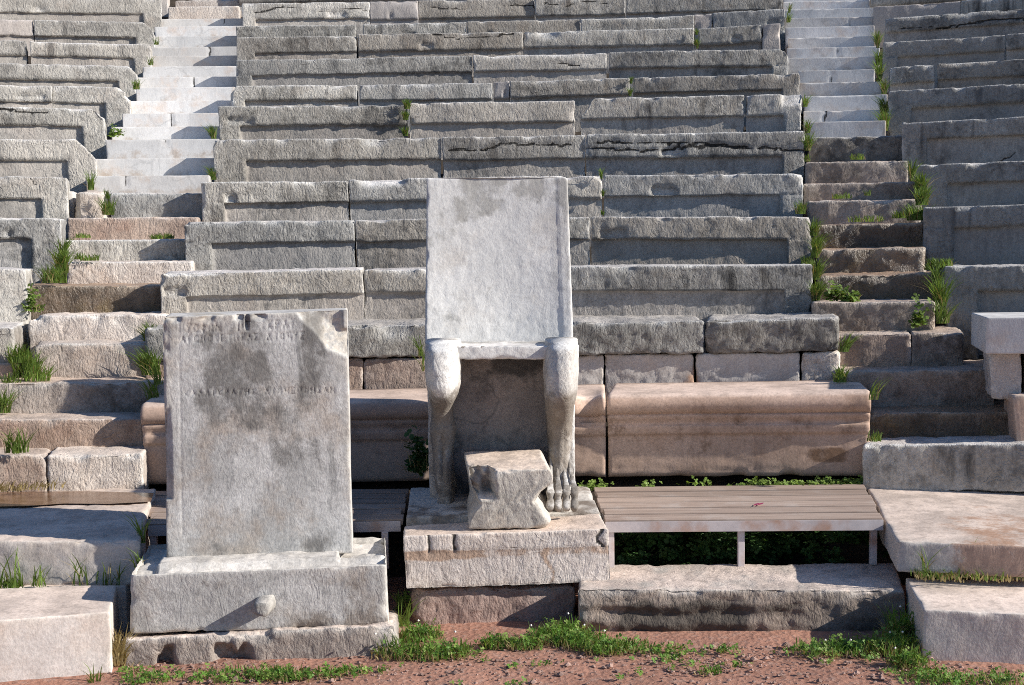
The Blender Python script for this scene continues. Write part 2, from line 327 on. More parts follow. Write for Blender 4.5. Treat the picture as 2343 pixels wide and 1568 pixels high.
SEED = [0]
def axis(L, s, extra=(), e=(.004, .010, .018)):
    b = [0, L] + [x for x in e if x < L * .4] + [L - x for x in e if x < L * .4]
    n = max(2, int(round(L / s))); g = list(np.linspace(0, L, n + 1)[1:-1])
    ex = list(extra)
    keep = sorted(set([round(x, 5) for x in b + ex if -1e-6 <= x <= L + 1e-6]))
    for x in g:
        if min(abs(x - y) for y in keep) > s * .45: keep.append(x)
    return np.array(sorted(keep))
def stone(name, TL, TR, H=None, back=None, depth=.36, BL=None, BR=None, TLb=None, TRb=None, mat='grey', s=.014, r=.010,
          chip=.02, rough=.003, warp=.006, recess=None, cracks=(), sculpt=None, parent=None, wearamt=1.0, bs=.05, topwear=1.0, lump=0.0):
    """a rough-hewn block: front top corners, height, depth; worn edges, chips, panel sunk into the front"""
    SEED[0] += 1; sd = SEED[0] * 13
    TL = np.array(TL, float); TR = np.array(TR, float)
    if BL is None: BL = TL - np.array([0, 0, H])
    if BR is None: BR = TR - np.array([0, 0, H])
    ch = TR - TL; nrm = np.array([-ch[1], ch[0], 0]); nrm /= np.linalg.norm(nrm)
    if TLb is None: TLb = TL + nrm * depth
    if TRb is None: TRb = TR + nrm * depth
    TLb = np.array(TLb, float); TRb = np.array(TRb, float)
    BLb = np.array([TLb[0], TLb[1], BL[2]]); BRb = np.array([TRb[0], TRb[1], BR[2]])
    L = np.linalg.norm(TR - TL); D = np.linalg.norm(TLb - TL); H = np.linalg.norm(TL - BL)
    ex_u, ex_w = [], []
    if recess:
        lip, fl, fr, rd = recess
        ex_w = [H - lip, H - lip - .005]
        if fl: ex_u += [fl, fl + .005]
        if fr: ex_u += [L - fr, L - fr - .005]
    us = axis(L, s, ex_u); vs = axis(D, max(s * 1.6, bs)); ws = axis(H, s, ex_w)
    nu, nv, nw = len(us), len(vs), len(ws)
    I, J, K = np.meshgrid(np.arange(nu), np.arange(nv), np.arange(nw), indexing='ij')
    surf = (I == 0) | (I == nu - 1) | (J == 0) | (J == nv - 1) | (K == 0) | (K == nw - 1)
    idx = np.full((nu, nv, nw), -1, np.int64); idx[surf] = np.arange(surf.sum())
    i, j, k = I[surf], J[surf], K[surf]
    q = np.stack([us[i], vs[j], ws[k]], 1)
    def quads(a, flip):
        f = np.stack([a[:-1, :-1], a[1:, :-1], a[1:, 1:], a[:-1, 1:]], -1).reshape(-1, 4)
        return f[:, ::-1] if flip else f
    Fc = np.concatenate([quads(idx[:, 0, :], False), quads(idx[:, -1, :], True), quads(idx[0], True), quads(idx[-1], False),
                         quads(idx[:, :, 0], True), quads(idx[:, :, -1], False)])
    dim = np.array([L, D, H])
    wp = q + sd * 3.7
    nr = np.zeros_like(q)
    nr[:, 0] = (i == nu - 1) * 1.0 - (i == 0); nr[:, 1] = (j == nv - 1) * 1.0 - (j == 0); nr[:, 2] = (k == nw - 1) * 1.0 - (k == 0)
    front = (j == 0)
    e1 = np.minimum(q, dim - q)                          # distance to the faces
    es = np.sort(e1, 1); ed = es[:, 1]                    # distance to the nearest edge
    cn = fbm(wp, 9, 3, sd)
    rr = r * (1 + .5 * fbm(wp, 22, 2, sd + 5)) + chip * sst(.14, .42, cn)
    rr = np.clip(rr, .001, dim.min() * .45)[:, None]
    inn = np.clip(q, rr, dim - rr); dl = q - inn; ln = np.linalg.norm(dl, axis=1, keepdims=True)
    onf = ln[:, 0] > 1e-9
    q2 = q.copy(); q2[onf] = inn[onf] + dl[onf] / ln[onf] * rr[onf]
    stn_shade = np.zeros(len(q)); crk = np.ones(len(q)); rcs = np.zeros(len(q))
    wear = wearamt * np.exp(-ed / (.010 + .022 * sst(0, .5, cn)))
    if recess:
        lipn = lip
        inr = front & (q[:, 2] < H - lipn - .002)
        if fl: inr &= q[:, 0] > fl + .002
        if fr: inr &= q[:, 0] < L - fr - .002
        q2[inr, 1] = rd
        if not fl: pass
        if not fl: e = (i == 0) & (q[:, 2] < H - lip - .002); q2[e, 1] = np.maximum(q2[e, 1], rd)
        if not fr: e = (i == nu - 1) & (q[:, 2] < H - lip - .002); q2[e, 1] = np.maximum(q2[e, 1], rd)
        rcs = inr * 1.0
        # the lip's lower edge is worn
        nl = front & (np.abs(q[:, 2] - (H - lip)) < .003)
        q2[nl, 2] += .010 * fbm(wp[nl], 12, 4, sd + 3) ; q2[nl, 1] += .006 * sst(.0, .5, fbm(wp[nl], 12, 2, sd + 4))
        stn_shade = np.maximum(stn_shade, np.where(inr, .12 * sst(-.1, .5, fbm(wp, 4, 3, sd + 9)), 0))
    h = rough * (fbm(wp, 30, 3, sd + 21) + .8 * fbm(wp, 70, 2, sd + 31)) + lump * fbm(wp, 11, 3, sd + 25)
    big = warp * np.stack([fbm(wp, 3, 2, sd + 41), fbm(wp, 3, 2, sd + 42), fbm(wp, 2.2, 2, sd + 43) * .55], 1)
    nn = nr / np.maximum(np.linalg.norm(nr, axis=1, keepdims=True), 1e-9)
    q2 = q2 + nn * h[:, None] + big
    for ck in cracks:                                     # crack lines (fractions of the front face), wandering
        pts = [(a * L, b * H) for a, b in ck]
        fine = [pts[0]]
        for a, b in zip(pts[:-1], pts[1:]):
            n = max(2, int(math.dist(a, b) / .028))
            for t in range(1, n + 1):
                w = .009 if t < n else 0
                fine.append((a[0] + (b[0] - a[0]) * t / n + random.uniform(-w, w), a[1] + (b[1] - a[1]) * t / n + random.uniform(-w, w)))
        dd = np.ones(len(q)); dd[front] = segdist(q[front][:, [0, 2]], fine)
        dd = np.clip(dd - .42 * s + .022 * np.clip(fbm(wp, 4.5, 3, sd + 55) + .05, 0, 1), 0, 1); crk = np.minimum(crk, dd); q2[:, 1] += np.where(front, .006 * (1 - sst(0, .010, dd)), 0)
    if sculpt:
        g = dict(q=q, q2=q2, dim=dim, front=front, top=(k == nw - 1), left=(i == 0), right=(i == nu - 1), wear=wear, stn_shade=stn_shade, crk=crk, wp=wp, sd=sd)
        sculpt(g); q2, wear, stn_shade, crk = g['q2'], g['wear'], g['stn_shade'], g['crk']
    t = (q2 / dim)[:, None, :]
    U, Vv, W = t[..., 0], t[..., 1], t[..., 2]
    Wd = ((1 - U) * (1 - Vv) * (1 - W) * BL + U * (1 - Vv) * (1 - W) * BR + (1 - U) * (1 - Vv) * W * TL + U * (1 - Vv) * W * TR
          + (1 - U) * Vv * (1 - W) * BLb + U * Vv * (1 - W) * BRb + (1 - U) * Vv * W * TLb + U * Vv * W * TRb)
    return mk(name, Wd, Fc, M[mat] if isinstance(mat, str) else mat, parent, dict(wear=wear, crk=crk, stn_shade=stn_shade, rec=rcs))

# ------------------------------------------------------------------ seats
ORD = {1: 'lowest', 2: 'second', 3: 'third', 4: 'fourth', 5: 'fifth', 6: 'sixth', 7: 'seventh', 8: 'eighth', 9: 'ninth', 10: 'tenth', 11: 'eleventh'}
def rowD(k): return 6.38 + .72 * (k - 1)
GSEAT = 'marble seat blocks of the theatre tiers'
HC = lambda y, a, b: [(a, y), ((a * 2 + b) / 3, y - .05), ((a + 2 * b) / 3, y + .04), (b, y - .02)]
def worn(seed, lip):
    rg = random.Random(seed); sp = [(rg.uniform(0, .85), rg.uniform(.06, .22), rg.uniform(.018, .045)) for _ in range(rg.choice([0, 1, 1, 2]))]
    bl = [(rg.uniform(0, .9), rg.uniform(.05, .16)) for _ in range(rg.choice([0, 0, 1, 1]))] if lip else []
    def f(g):
        for a, w_, d_ in sp: spall(a, min(a + w_, 1.05), d_)(g)
        u = g['q'][:, 0] / g['dim'][0]; t = g['dim'][2] - g['q'][:, 2]
        for a, w_ in bl:
            uu = u + .02 * fbm(g['wp'], 11, 3, g['sd'] + 88); m = sst(a, a + .015, uu) * (1 - sst(a + w_ - .015, a + w_, uu))
            m = m * sst(lip * .45, lip * .75, t + .02 * fbm(g['wp'], 14, 3, g['sd'] + 89)) * (t < lip - .001)
            push(g, np.clip(m * .022, 0, .03)); g['wear'] = np.maximum(g['wear'], .7 * m * g['front'])
    return f
def seat(k, x0, x1, yl, yr, lip, label, fl=0, fr=0, mat='grey', cracks=(), s=None, sculpt=None, H=.47, warp=.009, chip=.034, name='seat_block', rd=.026, R=None):
    D = (rowD(k) if R is None else R) + random.uniform(-.014, .014); rd = rd * random.uniform(.75, 1.25)
    TL = PR(x0, yl, D); TR = PR(x1, yr, D)
    ppm = F / TL[1]
    rec = None
    if lip: rec = (lip / ppm, fl / ppm, fr / ppm, rd)
    if sculpt is None: sculpt = worn(x0 * 7 + k, lip / ppm)
    if s is None: s = .0115 + .0011 * k
    o = stone(name, TL, TR, H=H, depth=.37, mat=mat, s=s, recess=rec, cracks=cracks, warp=warp, chip=chip, rough=.0025, lump=.0032, r=.007, sculpt=sculpt)
    return tag(o, label, 'seat block', GSEAT)
def push(g, a):                # press the front in by a, taking the edges of the other faces along
    y = g['q2'][:, 1]; g['q2'][:, 1] = np.where(g['front'], y + a, np.maximum(y, a))
def corner_cut(side, size, depth=.05):
    def f(g):
        q, dim = g['q'], g['dim']
        u = q[:, 0] if side == 'L' else dim[0] - q[:, 0]
        dgn = size - (u + (dim[2] - q[:, 2]) * .9) + .03 * fbm(g['wp'], 12, 3, g['sd'] + 77)
        m = dgn > 0
        sgn = 1 if side == 'L' else -1
        g['q2'][m, 0] += sgn * dgn[m] * .5; g['q2'][m, 2] -= dgn[m] * .5
        g['wear'] = np.maximum(g['wear'], sst(0, .03, dgn))
    return f
def spall(x0, x1, drop):       # broken top edge between fractions x0..x1
    def f(g):
        q, dim = g['q'], g['dim']
        u = q[:, 0] / dim[0]
        m = sst(x0, x0 + .08, u) * (1 - sst(x1 - .12, x1, u))
        t = (dim[2] - q[:, 2])
        a = m * np.clip(drop - t + .02 * fbm(g['wp'], 10, 3, g['sd'] + 7), 0, 1)
        push(g, np.clip(a * .8, 0, .2)); g['q2'][:, 2] -= np.where(g['top'] & (q[:, 1] < .12), a * .35, 0)
        g['wear'] = np.maximum(g['wear'], .8 * sst(0, .02, a) * g['front'])
    return f

seat(1, 365, 829, 625, 616, 55, 'long grey seat block of the lowest tier rising right behind the inscribed stele', fl=55, mat='grey')
seat(1, 832, 1140, 617, 612, 53, 'grey seat block of the lowest tier between the stele and the throne')
seat(1, 1143, 1857, 612, 606, 55, 'very long dark grey seat block of the lowest tier right of the throne', fr=60, mat='greydark')
seat(2, 423, 810, 508, 505, 48, 'grey seat block at the left end of the middle wedge in its second tier', fl=58)
seat(2, 813, 1130, 505, 500, 48, 'grey seat block of the second tier just left of the throne back', cracks=[HC(.15, .3, .9)])
seat(2, 1133, 1348, 500, 497, 48, 'seat block of the second tier showing only a sliver right of the throne back')
seat(2, 1351, 1856, 497, 495, 50, 'long dark seat block at the right end of the second tier right of throne', fr=53, mat='grey')
seat(3, 458, 795, 418, 415, 46, 'squarish grey seat block level with the throne top at the left aisle', fl=52)
seat(3, 798, 1085, 413, 406, 50, 'chipped pale seat block directly left of the throne top', mat='greylight', sculpt=spall(.05, .5, .05))
seat(3, 1088, 1377, 405, 404, 50, 'seat block of the third tier peeping out right of the throne top', mat='greylight')
seat(3, 1380, 1839, 402, 398, 46, 'long grey seat block right of the throne top ending at the right aisle', fr=50)
seat(4, 487, 1008, 320, 316, 48, 'fourth tier seat block with a chipped rim at the left aisle above the throne', fl=72, sculpt=spall(.62, .8, .06), cracks=[HC(.30, 0, .45)])
seat(4, 1011, 1337, 314, 310, 52, 'dark seat block with a long crack straight above the throne top', mat='greydark', cracks=[[(.02, .82), (.3, .8), (.42, .9), (.6, .87), (.9, .86)], HC(.25, .1, .7)])
seat(4, 1340, 1841, 308, 301, 54, 'fourth tier seat block with two long cracks at the right aisle', fr=48, mat='greydark', cracks=[[(.0, .8), (.3, .75), (.62, .82), (1, .72)], [(.05, .88), (.5, .85), (.8, .76)]])
seat(5, 500, 931, 243, 241, 44, 'fifth tier grey seat block at the left aisle with grass in its right joint', fl=45)
seat(5, 936, 1315, 237, 230, 46, 'pale scratched seat block right of the grass tuft in the fifth tier', mat='greylight')
seat(5, 1326, 1702, 226, 218, 46, 'fifth tier seat block with a broken left shoulder beside a dark gap', sculpt=corner_cut('L', .12))
seat(5, 1707, 1833, 217, 213, 48, 'short battered pale seat block at the right aisle in the fifth tier', mat='greylight', fr=38, sculpt=spall(.6, 1.1, .1))
seat(6, 525, 817, 197, 195, 33, 'sixth tier seat block at the left aisle, the leftmost of its four', fl=32, sculpt=corner_cut('L', .07))
seat(6, 820, 1125, 194, 190, 35, 'sixth tier seat block, second from the left aisle, with crisp rim', mat='greylight')
seat(6, 1128, 1164, 190, 187, 36, 'small square pinkish repair piece in the middle of the sixth tier', mat='patch', name='repair_block')
seat(6, 1165, 1440, 187, 178, 37, 'sixth tier seat block between the pinkish repair and the small grass', mat='grey')
seat(6, 1449, 1832, 178, 168, 34, 'long dark sixth tier seat block ending at the right aisle', mat='greydark', fr=40)
seat(7, 540, 1078, 138, 128, 35, 'very long seat block at the left aisle in the seventh tier', fl=33)
seat(7, 1082, 1387, 127, 122, 36, 'seventh tier seat block with a knobbly broken rim, middle of three', mat='greylight', sculpt=spall(.05, .95, .03), cracks=[HC(.8, .4, .8)])
seat(7, 1391, 1802, 120, 112, 36, 'seventh tier seat block with rounded right end by the marble stairs', fr=35, sculpt=corner_cut('R', .07))
seat(8, 540, 816, 86, 83, 35, 'dark seat block at the left aisle in the eighth tier', fl=40, mat='greydark')
seat(8, 819, 1195, 79, 73, 38, 'eighth tier seat block with a sagging crack along its rim', mat='grey', cracks=[[(.45, .98), (.6, .88), (.75, .9), (.95, .98)]])
seat(8, 1197, 1587, 73, 66, 36, 'eighth tier seat block with a bruised left rim, left of the dark grass', sculpt=spall(.03, .25, .08))
seat(8, 1596, 1743, 66, 56, 38, 'short eighth tier seat block right of the dark grass in the joint')
seat(8, 1744, 1784, 56, 54, 0, 'pale speckled pinkish end block of the eighth tier by the marble stairs', mat='patch', name='repair_block')
seat(9, 540, 815, 60, 57, 40, 'ninth tier dark seat block at the left aisle', mat='greydark')
seat(9, 829, 1065, 56, 50, 40, 'low ninth tier seat block, second from the left aisle')
seat(9, 1068, 1325, 50, 44, 40, 'low ninth tier seat block with a straight plain rim, third from the left')
seat(9, 1328, 1587, 44, 35, 40, 'low ninth tier seat block with an uneven lumpy rim', sculpt=spall(.1, .9, .03))
seat(9, 1589, 1628, 34, 32, 40, 'small pale pinkish repair piece in the ninth tier', mat='patch', name='repair_block')
seat(9, 1630, 1796, 30, 20, 40, 'dark end block of the ninth tier by the right marble stairs', mat='greydark', fr=33)
seat(10, 553, 845, 8, 5, 36, 'tenth tier seat block with a jagged crack at the left aisle', fl=28, mat='greylight', cracks=[[(.1, .8), (.35, .93), (.55, .8), (.8, .86), (1, .82)]])
seat(10, 846, 955, 4, 2, 40, 'plain pale short seat block of the tenth tier', mat='patch')
seat(10, 956, 1222, 2, -3, 40, 'cracked dark seat block of the tenth tier above the throne', cracks=[HC(.85, .1, 1)])
seat(10, 1224, 1430, -3, -8, 40, 'tenth tier seat block right of the one above the throne', cracks=[HC(.88, .1, .8)])
seat(10, 1432, 1790, -8, -18, 38, 'tenth tier seat block at the right marble stairs', fr=40)
seat(11, 545, 800, -30, -36, 36, 'topmost visible seat block beside the left stairs, cut by the picture edge', s=.04)
seat(11, 803, 1790, -36, -60, 36, 'long topmost seat block cut by the upper picture edge', s=.04)

# left wedge (right ends stand at the left stairs)
seat(1, -320, 58, 606, 617, 0, 'battered white edged block end left of the dark wet step', mat='greylight', H=.42)
seat(2, -420, 138, 492, 500, 48, 'grey seat block with sunk panel at the left picture edge above the white edged block', fr=68)
seat(3, -420, 151, 398, 407, 50, 'pale cracked seat block by the first rough stair stone at left', fr=60, mat='greylight', cracks=[[(.85, .98), (.9, .75)]])
seat(4, -420, 218, 316, 321, 48, 'seat block with rounded right end beside the lowest white marble step', fr=66, mat='greylight', sculpt=corner_cut('R', .12))
seat(5, -420, 240, 240, 249, 40, 'left wedge seat block cracked along its rim, brownish sunk panel', fr=54, cracks=[[(.6, .96), (.75, .93), (.85, .95)]], sculpt=corner_cut('R', .08))
seat(6, -420, 118, 192, 197, 36, 'left seat block of the sixth tier in the left wedge', mat='greylight', R=rowD(6))
seat(6, 120, 295, 197, 201, 36, 'short seat block with ragged right end in the left wedge, sixth tier', mat='greylight', fr=55, sculpt=corner_cut('R', .09))
seat(7, -420, 313, 139, 150, 36, 'long pale seat block of the seventh tier in the left wedge', mat='greylight', fr=45, sculpt=corner_cut('R', .07))
seat(8, -420, 60, 86, 93, 34, 'seat block left of the dark joint in the eighth tier of the left wedge', mat='greylight')
seat(8, 68, 343, 95, 101, 32, 'rounded pale seat block right of the dark joint, left wedge', mat='greylight', fr=38, sculpt=spall(.0, .9, .025))
seat(9, -420, 75, 42, 46, 36, 'pinkish smooth seat block of the ninth tier at the left picture edge', mat='patch')
seat(9, 76, 352, 46, 52, 34, 'ninth tier seat block with a bruised right corner, left wedge', mat='greylight', fr=44, sculpt=corner_cut('R', .09))
seat(10, -420, 368, -14, -3, 36, 'topmost left wedge seat block beside the white stairs', mat='greylight', fr=44)
seat(11, 250, 384, -48, -44, 0, 'plain pale upright block beside the top of the left stairs', mat='patch')

# right wedge (left ends stand at the right stairs)
seat(1, 2162, 2760, 611, 602, 55, 'lowest right wedge seat block with a broken round lower left corner', fl=72, mat='greydark')
seat(2, 2112, 2760, 475, 458, 48, 'right wedge seat block in the second tier beside the dark wet steps', fl=66, mat='greydark')
seat(3, 2095, 2760, 379, 352, 44, 'bluish shaded seat block of the third tier in the right wedge', fl=68, mat='greydark')
seat(4, 2064, 2760, 281, 248, 38, 'right wedge seat block of the fourth tier beside the topmost rough step', fl=53, mat='greydark', cracks=[[(.28, .3), (.4, .55), (.6, .62)]])
seat(5, 2033, 2760, 210, 165, 40, 'right wedge seat block of the fifth tier behind tall dark grass', fl=48, mat='greydark')
seat(6, 2035, 2137, 156, 147, 37, 'short right wedge seat block left of a dark joint', mat='greydark')
seat(6, 2144, 2760, 146, 112, 36, 'long right wedge seat block right of the dark joint', mat='greydark', sculpt=spall(0, .3, .03))
seat(7, 2018, 2300, 98, 80, 34, 'right wedge seat block of the seventh tier with a pale left end', fl=32, mat='grey')
seat(7, 2302, 2760, 79, 48, 34, 'right wedge seat block of the seventh tier at the right picture edge', mat='greydark')
seat(8, 2024, 2760, 41, -10, 32, 'dark lumpy seat block of the eighth tier in the right wedge', mat='greydark', cracks=[HC(.8, .05, .5)], sculpt=spall(0, .5, .03))
seat(9, 1999, 2196, 16, 4, 0, 'pale smooth repair block at the top of the right wedge', mat='patch', name='repair_block')
seat(9, 2198, 2760, 2, -45, 34, 'broken pale seat block in the top right picture corner', mat='grey')
seat(10, 1992, 2760, -22, -80, 36, 'uppermost right wedge seat block cut by the picture edge', s=.04)

# ------------------------------------------------------------------ stairs
GW, GR_ = 'new white marble stair treads', 'old rough stair stones'
def dirt(g):
    t = (g['dim'][2] - g['q'][:, 2]); g['stn_shade'] = np.maximum(g['stn_shade'], np.where(g['front'], .42 * sst(.05, .12, t + .03 * fbm(g['wp'], 5, 3, g['sd'])), .22 * g['top']))
    e = np.minimum(g['q'][:, 0], g['dim'][0] - g['q'][:, 0]); g['stn_shade'] = np.maximum(g['stn_shade'], .4 * sst(.10, .0, e))
def step(x0, x1, yl, yr, D, mat, label, H=.26, depth=.42, ring=True, s=.016, r=.011, chip=.02, rough=.0035, warp=.005, lump=.0045, name='stair_stone', grp=GR_, sculpt=None, cracks=(), wearamt=1.0, TLb=None, TRb=None):
    f = PR if ring else P
    o = stone(name, f(x0, yl, D), f(x1, yr, D), H=H, depth=depth, mat=mat, s=s, r=r, chip=chip, rough=rough, warp=warp, lump=lump, sculpt=sculpt, cracks=cracks, wearamt=wearamt, TLb=TLb, TRb=TRb)
    return tag(o, label, 'stair step', grp)
NUM = ['lowest', 'second', 'third', 'fourth', 'fifth', 'sixth', 'seventh', 'eighth', 'ninth', 'tenth', 'eleventh', 'twelfth', 'thirteenth', 'fourteenth']
zz = .33557
lw = [(130, 1115, 1640), (181, 1095, 1625), (248, 1075, 1605), (322, 1055, 1603), (382, 1020, 1608), (453, 1012, 1597), (526, 950, 1592), (597, 927, 1560),
      (688, 880, 1545), (774, 833, 1490), (864, 800, 1487), (952, 720, 1450), (1082, 672, 1445), (1199, 628, 1385)]
for n, (y, a, b) in enumerate(lw[::-1]):        # n=0 is the lowest white step
    k = 3 + (n + 1) // 2
    D = rowD(k) + (.48 if n % 2 == 0 else .17)
    step(a * zz - (0 if n in (2, 4, 6) else 14), b * zz + 14, y * zz + 1, y * zz - 1, D, 'white', NUM[n] + ' white marble step up from the rough stones of the left stairs',
         H=.24, r=.003, chip=.012, rough=.0006, warp=.003, lump=0, s=.02, name='marble_step', grp=GW, wearamt=.25, sculpt=dirt,
         cracks=[[(.30 + .02, 0), (.3, .5), (.33, 1)]] if n == 0 else ([[(.52, 1), (.6, .3), (.66, 0)]] if n == 2 else ([[(.35 + .03 * n, 0), (.352 + .03 * n, 1)]] if n in (4, 7, 10, 13) else ())))
step(384, 548, 16, 14, rowD(10) + .48, 'rough', 'rough brownish block near the top of the left stairs, above the white treads', s=.025)
step(400, 548, 1, 0, rowD(11) + .12, 'rough', 'uppermost rough stone of the left stairs below the green weeds', s=.025)
step(172, 246, 440, 441, rowD(3) + .12, 'rough', 'rounded pale boulder like stair stone left of the grass below the white steps', chip=.04, r=.03, lump=.02)
step(250, 470, 443, 442, rowD(3) + .12, 'grey', 'grey knobbly stair stone directly below the white marble steps at left', chip=.03, r=.022, lump=.016)
step(128, 168, 437, 438, rowD(3) + .3, 'white', 'small white marble chip stone behind the boulder at the left stairs', s=.03, lump=0, name='marble_piece', grp=None)
step(152, 452, 500, 497, rowD(2) + .48, 'brown', 'pinkish brown stair stone with a white bruised rim, left stairs', chip=.03)
step(148, 440, 550, 548, rowD(2) + .12, 'grey', 'smooth grey stair stone below the pinkish brown one, left stairs')
step(150, 440, 600, 598, rowD(1) + .48, 'rough', 'whitish pink stair stone above the wet dark step, left stairs', H=.2, chip=.03)
step(40, 385, 655, 653, rowD(1) + .12, 'wet', 'wet dark brown stair stone with trickling water, left stairs', H=.3, chip=.03)
GSUB = None
step(62, 385, 722, 721, 6.22, 'rough', 'white crumbling stair stone just below the wet dark step', chip=.045, r=.02, lump=.012, H=.2, sculpt=corner_cut('L', .05))
step(70, 385, 787, 785, 6.0, 'rough', 'pale stair stone with a shaded right half, left of the stele top', chip=.04, r=.02, lump=.01, H=.2)
step(-60, 385, 877, 874, 5.78, 'damp', 'mossy brown stair stone with pitted face, left of the stele', chip=.03, lump=.01, H=.22)
step(-120, 330, 962, 958, 5.56, 'brown', 'shaded stair stone behind the grass clump at the left picture edge', chip=.03, H=.2)
step(-160, 104, 1044, 1043, 5.34, 'brown', 'squared left half of the broken stair stone above the wet slab', H=.22, depth=.5)
step(107, 325, 1042, 1041, 5.34, 'rough', 'bruised right half of the broken stair stone above the wet slab', H=.22, depth=.5, chip=.035, lump=.012)

right = [(1850, 2026, 280, 276, rowD(4) + .48, 'white'), (1838, 2032, 255, 252, rowD(5) + .12, 'white'), (1840, 2030, 221, 217, rowD(5) + .48, 'white'), (1828, 2020, 190, 187, rowD(6) + .12, 'white'),
         (1826, 2000, 163, 159, rowD(6) + .48, 'white'), (1800, 2003, 134, 130, rowD(7) + .12, 'white'), (1800, 2012, 111, 106, rowD(7) + .48, 'white'), (1803, 2000, 88, 83, rowD(8) + .12, 'white'),
         (1796, 2000, 64, 59, rowD(8) + .48, 'white'), (1794, 2000, 43, 38, rowD(9) + .12, 'white'), (1790, 2000, 23, 18, rowD(9) + .48, 'white'), (1790, 1990, 5, 1, rowD(10) + .12, 'white'), (1790, 1990, -14, -18, rowD(10) + .48, 'white')]
for n, (a, b, yl, yr, D, m) in enumerate(right):
    step(a, b, yl, yr, D, m, NUM[n] + ' white marble step up from the rough stones of the right stairs',
         H=.24, r=.003, chip=.012, rough=.0006, warp=.003, lump=0, s=.02, name='marble_step', grp=GW, wearamt=.25, sculpt=dirt, cracks=[[(.2 + .06 * n, 0), (.202 + .06 * n, 1)]] if n in (1, 4, 6, 9) else ())
step(1849, 2068, 314, 310, rowD(4) + .12, 'greydark', 'rough grey topmost old stone of the right stairs', chip=.03, r=.02, lump=.012)
step(1842, 2078, 372, 368, rowD(3) + .48, 'damp', 'two toned brown stair stone, second old one from the top, right stairs', chip=.03)
step(1838, 2095, 421, 416, rowD(3) + .12, 'damp', 'low reddish stair stone with small grass below it, right stairs', chip=.03)
step(1848, 2110, 461, 456, rowD(2) + .48, 'damp', 'greyish stair stone left of the bright grass clump, right stairs', chip=.035, lump=.01)
step(1862, 2115, 515, 511, rowD(2) + .12, 'wet', 'dark wet stair stone with a pale left corner, right stairs', chip=.03)
step(1870, 2120, 571, 567, rowD(1) + .48, 'wet', 'dark wet stair stone above the reddish wet tread, right stairs', chip=.03, lump=.01)
step(1870, 2150, 631, 626, rowD(1) + .12, 'wet', 'very dark wet stair stone with leafy weeds at its left foot', chip=.03, lump=.01)
step(1858, 2140, 693, 690, 6.22, 'damp', 'dry greyish stair stone below the leafy weeds, right stairs', chip=.02)
step(1905, 2084, 765, 763, 6.02, 'brown', 'left stone of the broken pair beside the black topped wall end', chip=.03, lump=.01)
step(2086, 2206, 763, 760, 6.02, 'damp', 'right stone of the broken pair, damp underneath', chip=.03, lump=.01)
step(1915, 2275, 850, 845, 5.82, 'damp', 'dark dripping stair stone with a mossy left end', chip=.03, lump=.008)
step(1975, 2330, 946, 943, 5.62, 'wet', 'black wet stair stone with a muddy tread above the wide grey step', chip=.03, lump=.01)
step(1974, 2560, 1019, 1012, 5.42, 'grey', 'wide grey stair stone behind the broad pale slab at right', chip=.02, H=.2, depth=.5)

# ------------------------------------------------------------------ wall under the lowest tier
GT = 'capping blocks of the low wall behind the bench'; GL = 'wall blocks behind the bench'
def course(x0, x1, yl, yr, H, D, mat, label, grp, **k):
    o = stone('wall_block', PR(x0, yl, D), PR(x1, yr, D), H=H, depth=k.pop('depth', .5), mat=mat, s=.012, chip=k.pop('chip', .02), r=k.pop('r', .012), rough=.004, lump=k.pop('lump', .006), warp=.005, **k)
    return tag(o, label, 'wall block', grp)
WD = 5.95
hT = 75 * WD / F
course(330, 985, 752, 742, hT, WD, 'greydark', 'chipped capping block between stele and throne', GT, chip=.05, r=.018, sculpt=spall(.78, .97, .07))
course(988, 1611, 741, 734, hT, WD, 'greydark', 'capping block touching the throne on its right side', GT, r=.016, sculpt=spall(.55, .75, .03), lump=.01)
course(1615, 1922, 733, 727, hT + .004, WD, 'greydark', 'black stained capping block with rounded corners at the right wall end', GT, r=.022, lump=.01)
hL = .33
course(330, 828, 826, 820, hL, WD + .02, 'brown', 'wall block mostly behind the stele, its yellowish end showing', GL)
course(832, 1190, 822, 815, hL, WD + .02, 'brown', 'reddish brown wall block left of the throne legs', GL, lump=.001)
course(1193, 1381, 815, 812, hL, WD + .02, 'slab', 'plain wall block right of the throne, dark left part', GL, lump=.001)
course(1384, 1588, 812, 810, hL, WD + .02, 'slab', 'wall block with a wet stain at its right end', GL, lump=.001, sculpt=lambda g: g.__setitem__('stn_shade', np.maximum(g['stn_shade'], .95 * sst(.72, 1.0, g['q'][:, 0] / g['dim'][0] + .25 - .5 * g['q'][:, 2] / g['dim'][2]))))
course(1592, 1830, 810, 807, hL, WD + .02, 'slab', 'wall block with a triangular wet stain at its left end', GL, lump=.001, sculpt=lambda g: g.__setitem__('stn_shade', np.maximum(g['stn_shade'], .95 * (1 - sst(.1, .3, g['q'][:, 0] / g['dim'][0] + .3 * g['q'][:, 2] / g['dim'][2])))))
course(1834, 1922, 807, 805, hL, WD + .02, 'rough', 'narrow pitted pale block under the right wall end', GL, lump=.012, chip=.03, r=.02)
